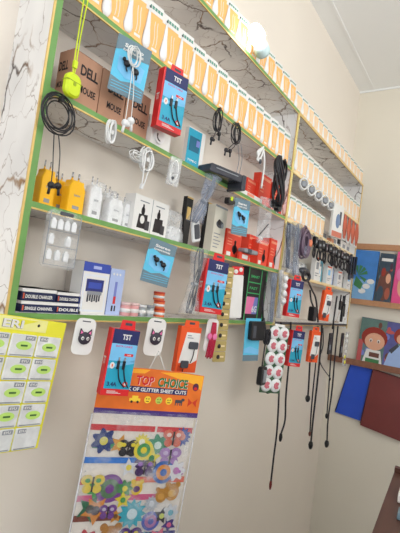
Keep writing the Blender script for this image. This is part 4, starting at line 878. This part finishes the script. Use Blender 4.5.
# hanging black leads with connectors
def lead(pts, Y, r, label, tip=BLACK, name='charging_lead', tl=.045, tw=.012):
    P = [at(x, y_, Y - (.004 * math.sin(i))) for i, (x, y_) in enumerate(pts)]; t = thing(name, P[0], label, 'cable')
    MB().tube(spline([p_ - P[0] for p_ in P], 5), r, CABLE_K).build('cord', t); e = P[-1] - P[0]
    MB().lathe([(tw * .4, .004), (tw * .75, 0), (tw, -tl * .4), (tw * .8, -tl * .75), (tw * .45, -tl)], tip, c=e, n=8).build('connector', t)
    return t
lead([(281, 322), (279, 350), (279, 390), (277, 430), (274, 455), (271, 481)], .992, .0055, 'longest black lead, hanging furthest down below the rose card', mat('red_tip', (120, 40, 40), .5), tl=.05, tw=.009)
lead([(291, 322), (289, 360), (286, 395), (285, 420), (281, 434)], .992, .0055, 'black lead with thick plug just right of the longest lead')
lead([(311, 330), (310, 360), (309, 380), (308, 396)], .992, .006, 'short black lead with square plug below the lower orange card', tl=.04, tw=.018)
lead([(318, 325), (316, 360), (313, 390), (311, 415), (310, 432)], 1.02, .005, 'thin dark lead behind the lower orange card, ending above the two-lead pair', mat('dull_red_tip', (110, 60, 50), .5), tl=.03, tw=.011)
lead([(322, 325), (320, 355), (317, 385), (313, 420), (311, 442)], .99, .0065, 'long black lead right of the lower orange card with a big plug', tl=.05, tw=.018)
lead([(334, 326), (331, 355), (329, 385), (327, 414)], .992, .005, 'black lead ending in a small plug left of the blue folder', tl=.035, tw=.014)
lead([(338, 326), (335, 355), (332, 390), (328, 420), (327, 441)], .992, .006, 'longest black lead beside the blue folder with a big plug', tl=.05, tw=.019)
lead([(323, 328), (323, 345), (320, 362), (330, 378)], .965, .004, 'thin black cord looping sideways under the right end of the lowest shelf', tl=.02, tw=.008)
# mid cords from third shelf
lead([(266, 282), (263, 300), (263, 320)], .98, .005, 'dark cord hanging beside the black and green box', tl=.02, tw=.01)
lead([(337, 296), (335, 310), (333, 326)], .985, .006, 'dark cord hanging just right of the upper orange card', tl=.025, tw=.01)
for i, (x_, y_, l_) in enumerate(((341, 296, .11), (345, 297, .16), (343.5, 297, .2))):
    p = at(x_, y_, .98); t = thing('black_adapter_cable', p, ('black cable end hanging near the corner under the third shelf, shortest of three', 'black cable end nearest the corner under the third shelf', 'black cable end between two others under the third shelf')[i], 'cable')
    MB().box(-.014, .014, -.01, .006, -l_, -l_ * .35, BLACK, .005).build('plug_body', t); MB().tube([(0, 0, .01), (0, 0, -l_ * .4)], .006, CABLE_K).build('cord', t)
for i, (x_, y_, l_, lab) in enumerate(((331, 333, .16, 'short black strip with pale marks hanging under the right end of the lowest shelf'), (343, 333, .2, 'longer black strip hanging at the corner of the lowest shelf'))):
    p = at(x_, y_, .98); t = thing('black_strip_card', p, lab, 'card')
    MB().box(-.035, .03, -.006, .004, -l_, .0, BLACK, .006).build('strip_body', t); MB().rect(-.02, .016, -l_ * .8, -l_ * .55, -.006, GREY).ball((0, -.007, -.03), .018, .006, .018, DGREY).build('printed_mark', t)
# clear strip on the end panel
p = at(347, 332, .985); t = thing('clear_yellow_strip', p, 'clear hanging strip with pale and yellow bits at the right end of the unit', 'strip')
MB().box(-.04, .06, -.004, 0, -.29, .0, CLEAR2, .006).build('clear_sleeve', t)
for k in range(6): MB().ball((.0 + .016 * (k % 2), -.006, -.03 - .045 * k), .02, .006, .016, YCARD if k > 3 else OFFW).build('small_bead', t)

# ------------------------------------------------------------------ end wall: ledges and books
WOODL = wood('pale_wood_ledge', (196, 148, 110), (176, 126, 90)); WOODD = wood('brown_wood_ledge', (150, 104, 80), (120, 80, 62))
ex = EX
def at_x(px, py, X): d = ray(px, py); p = d * (X / d.x); return Vector((X, p.y, p.z + EYE))
ZL = {}
for k, (py, m0, nm, lab, th) in enumerate(((242, WOODL, 'wall_ledge', 'pale wooden rail on the end wall above the upper picture books', .05), (302, WOODL, 'wall_ledge', 'pale wooden ledge holding the upper row of picture books', .035), (357, WOODD, 'wall_ledge', 'brown wooden ledge under the lower picture books', .04))):
    zz = EYE + (.606, .098, -.425)[k]
    o = MB().box(ex - (.03 if k == 0 else .06), ex, -1.2, 1.165, zz - th, zz, m0); 
    if k: o.box(ex - .066, ex - .058, -1.2, 1.165, zz - th, zz + .012, m0)
    tag(o.build(nm), lab, 'ledge')
def book(y0, y1, z0, h, label, cover, art, lean=.02, d=.012):
    """cover faces -X; y0 nearer the corner"""
    t = thing('picture_book', (ex - .05, y0, z0), label, 'book'); t.rotation_euler = (0, math.radians(2), -math.pi / 2); w_ = y0 - y1
    MB().box(0, w_, 0, d, 0, h, cover).build('cover', t); MB().box(.003, w_ - .002, .002, d - .002, .002, h + .001, CREAM).build('pages', t); m = MB(); art(m, w_, h); m.build('cover_picture', t); return t
SKIN = mat('skin_print', (226, 170, 140), .6); HAIRR = mat('red_hair_print', (150, 52, 40), .6); BLG = mat('azure_cover', (70, 130, 200), .45, .25, scale=14); TEALD = mat('dark_teal_cover', (58, 76, 90), .5, .3, scale=14); PKC = mat('pink_cover', (226, 84, 140), .45, .2, scale=10)
GREEND = mat('leaf_print', (70, 130, 80), .5); BROWN = mat('brown_print', (110, 70, 60), .5, .2)
def art1(m, w_, h):
    m.rect(w_ * .02, w_ * .98, h * .0, h * .42, 0, mat('pale_azure', (130, 176, 216), .5)); m.poly([(w_ * .05, h * .02), (w_ * .3, h * .02), (w_ * .24, h * .6), (w_ * .1, h * .95), (w_ * .04, h * .6)], -.0006, TEALD)
    for a_ in (20, 50, 80, 110, 330): m.poly([(w_ * .42, h * .5), (w_ * .42 + w_ * .3 * math.cos(math.radians(a_ - 10)), h * .5 + h * .2 * math.sin(math.radians(a_ - 10))), (w_ * .42 + w_ * .3 * math.cos(math.radians(a_ + 12)), h * .5 + h * .2 * math.sin(math.radians(a_ + 12)))], -.001, GREEND)
    m.poly([(w_ * .3, h * .3), (w_ * .55, h * .22), (w_ * .6, h * .34), (w_ * .35, h * .48)], -.0012, GREEND)
    for k in range(3): m.disc(w_ * (.6 + .12 * k), h * (.2 + .1 * k), w_ * .12, h * .05, -.0007, OFFW)
def art2(m, w_, h):
    q = random.Random(4); pal = [BROWN, TEALD, SLATE, mat('rust_print', (170, 90, 70), .5), mat('dark_plum', (80, 50, 70), .5)]
    for k in range(22): m.disc(w_ * q.uniform(.12, .88), h * q.uniform(.06, .78), w_ * q.uniform(.04, .12), h * q.uniform(.02, .07), -.00001 * k, pal[k % 5], .0003, 9)
    m.rect(w_ * .12, w_ * .85, h * .84, h * .9, 0, OFFW)
    m.disc(w_ * .5, h * .35, w_ * .42, h * .3, 0, BROWN); m.disc(w_ * .35, h * .62, w_ * .14, h * .09, -.0006, HAIRR); m.disc(w_ * .7, h * .5, w_ * .16, h * .1, -.0006, SKIN); m.disc(w_ * .3, h * .2, w_ * .2, h * .14, -.0008, TEALD); m.disc(w_ * .75, h * .2, w_ * .16, h * .12, -.0008, mat('rust_print', (170, 90, 70), .5))
def art3(m, w_, h):
    m.disc(w_ * .5, h * .36, w_ * .3, h * .22, 0, SKIN); m.disc(w_ * .5, h * .58, w_ * .42, h * .16, -.0006, PINK); m.disc(w_ * .38, h * .38, w_ * .04, h * .03, -.0012, INK); m.disc(w_ * .62, h * .38, w_ * .04, h * .03, -.0012, INK); m.disc(w_ * .5, h * .27, w_ * .1, h * .03, -.0012, RED)
def art4(m, w_, h):   # landscape picture: a red haired child and a figure in a pale blue dress
    m.rect(w_ * .0, w_ * .34, h * .0, h * .99, 0, mat('muted_green_scene', (96, 124, 118), .5, .3, scale=16)); m.rect(w_ * .34, w_, 0, h * .99, 0, mat('violet_scene', (92, 92, 150), .5, .3, scale=16))
    q = random.Random(8); pal = [BROWN, LAV, mat('faded_teal', (110, 150, 140), .5), mat('dusk_blue', (64, 70, 120), .5), SLATE, mat('rose_scene', (190, 90, 90), .5)]
    for k in range(26): m.disc(w_ * q.uniform(.05, .95), h * q.uniform(.1, .9), w_ * q.uniform(.02, .06), h * q.uniform(.03, .09), -.0004 - .00001 * k, pal[k % 6], .0003, 9)
    m.disc(w_ * .2, h * .58, w_ * .17, h * .24, -.0008, HAIRR); m.disc(w_ * .21, h * .5, w_ * .13, h * .19, -.0014, SKIN)
    for s_ in (-1, 1): m.disc(w_ * (.21 + s_ * .05), h * .52, w_ * .02, h * .04, -.002, OFFW); m.disc(w_ * (.21 + s_ * .05), h * .51, w_ * .01, h * .026, -.0026, BROWN)
    m.poly([(w_ * .08, h * .02), (w_ * .34, h * .02), (w_ * .3, h * .32), (w_ * .12, h * .32)], -.0012, OFFW); m.rect(w_ * .16, w_ * .29, h * .16, h * .26, -.0018, BROWN); m.rect(w_ * .12, w_ * .3, h * .02, h * .12, -.0018, GREEND)
    m.poly([(w_ * .36, h * .02), (w_ * .66, h * .02), (w_ * .62, h * .3), (w_ * .55, h * .52), (w_ * .48, h * .52), (w_ * .4, h * .3)], -.0012, mat('pale_blue_dress', (160, 184, 226), .5)); m.disc(w_ * .53, h * .72, w_ * .09, h * .17, -.0008, HAIRR); m.disc(w_ * .53, h * .66, w_ * .05, h * .1, -.0014, SKIN)
    m.poly([(w_ * .4, h * .38), (w_ * .5, h * .56), (w_ * .52, h * .5), (w_ * .44, h * .32)], -.0016, DGREY); m.rect(w_ * .7, w_ * .98, h * .05, h * .55, -.0008, mat('crimson_scene', (150, 50, 80), .5, .3)); m.disc(w_ * .82, h * .7, w_ * .1, h * .18, -.0008, LAV)
    m.rect(0, w_ * .06, 0, h * .5, -.0006, mat('rose_scene', (190, 90, 90), .5))
zb = EYE + .099
def ybook(px, py): return at_x(px, py, ex - .05).y
y0 = ybook(353.5, 290); ys = [1.10, ybook(375, 300) + .012, ybook(391, 303) + .008, ybook(391, 303) - .16]
book(ys[0], ys[1] + .006, zb, .45, 'blue picture book with green leaves, leftmost on the upper ledge of the end wall', BLG, art1)
book(ys[1] - .004, ys[2] + .004, zb, .43, 'dark picture book with brown figures, middle of the upper ledge', TEALD, art2)
book(ys[2] - .004, ys[3], zb, .45, 'pink picture book with a face, rightmost on the upper ledge at the photo edge', PKC, art3)
yl = at_x(358, 340, ex - .05).y
book(yl, yl - .62, EYE - .424, .385, 'wide picture book with a red haired child and a blue dress on the lower ledge', mat('slate_cover', (90, 100, 130), .5), art4)
# folders on the end wall
def folder(pts, m0, m1, label, off, pl):
    P = [at_x(x, y_, ex - off) for x, y_ in pts]; c_ = P[0]; t = thing('plastic_folder', c_, label, 'folder'); 
    loc = [p_ - c_ for p_ in P]; th = .006
    vs = [tuple(p_) for p_ in loc] + [(p_.x + th, p_.y, p_.z) for p_ in loc]; n = len(loc)
    MB().add(vs, [tuple(range(n)), tuple(range(2 * n - 1, n - 1, -1))] + [(i, i + n, (i + 1) % n + n, (i + 1) % n) for i in range(n)], m0).build('folder_cover', t)
    def ln(a_, b_): return MB().tube([loc[a_].lerp(loc[b_], .03) + Vector((-.002, 0, 0)), loc[a_].lerp(loc[b_], .97) + Vector((-.002, 0, 0))], .004, m1).build('folder_seam', t)
    ln(0, 1); ln(n - 1, 0); return t
FB = mat('royal_blue_plastic', (40, 82, 198), .35, .1, scale=8, coat=.2); FM = mat('maroon_plastic', (122, 56, 54), .35, .12, scale=8, coat=.2)
folder([(351, 363), (377, 371), (372, 425), (335, 412)], FB, mat('deep_blue_seam', (22, 44, 120), .4), 'royal blue plastic folder hanging tilted on the end wall', .022, 0)
folder([(373, 369), (404, 379), (404, 443), (360, 425)], FM, mat('maroon_seam', (70, 28, 32), .4), 'maroon plastic folder overlapping the blue folder on the end wall', .036, 0)
# nails and a bit of wall hardware for folders
for i, (px, py, off, lab) in enumerate(((364, 367.5, .03, 'small nail holding the blue folder'), (390, 374.5, .045, 'small nail holding the maroon folder'))):
    p = at_x(px, py, ex); tag(MB().tube([(ex - off, p.y, p.z), (ex, p.y, p.z)], .003, STEEL).build('nail'), lab, 'nail')

# ------------------------------------------------------------------ counter at lower right
DW = wood('dark_brown_counter', (92, 58, 44), (62, 38, 30), .35)
cz_ = EYE - .6
def at_z(px, py, Z): d = ray(px, py); p = d * ((Z - EYE) / d.z); return Vector((p.x, p.y, Z))
pe, pn = at_z(395, 470, cz_), at_z(372, 533, cz_); ang = math.atan2(pe.y - pn.y, pe.x - pn.x)
t = thing('shop_counter', (pe.x, pe.y, 0), 'dark brown wooden counter with a raised end board at the lower right', 'counter'); t.rotation_euler = (0, 0, ang)
MB().box(-1.5, 0, -.62, 0, cz_ - .04, cz_, DW).build('counter_top', t)
MB().box(-1.47, -.02, -.58, -.03, 0, cz_ - .04, DW).build('counter_body', t)
MB().box(-.03, 0, -.62, 0, cz_, cz_ + .018, DW).build('end_board', t)
def on_top(name, px, py, sx, sy, h, m0, label, cat, pn_):
    c_ = at_z(px, py, cz_ + .0005); q = thing(name, c_, label, cat); q.rotation_euler = (0, 0, ang)
    MB().box(0, sx, -sy, 0, 0, h, m0, .006).build(pn_, q); MB().rect(sx * .2, sx * .6, h * .3, h * .7, -sy, GREY).build('printed_patch', q)
on_top('white_paper_box', 397, 503, .13, .14, .03, OFFW, 'white box lying on the brown counter near its end board', 'box', 'carton')
on_top('blue_grey_case', 396.5, 520, .06, .1, .02, SLATE, 'blue-grey case on the counter, nearer than the white box', 'case', 'case_body')
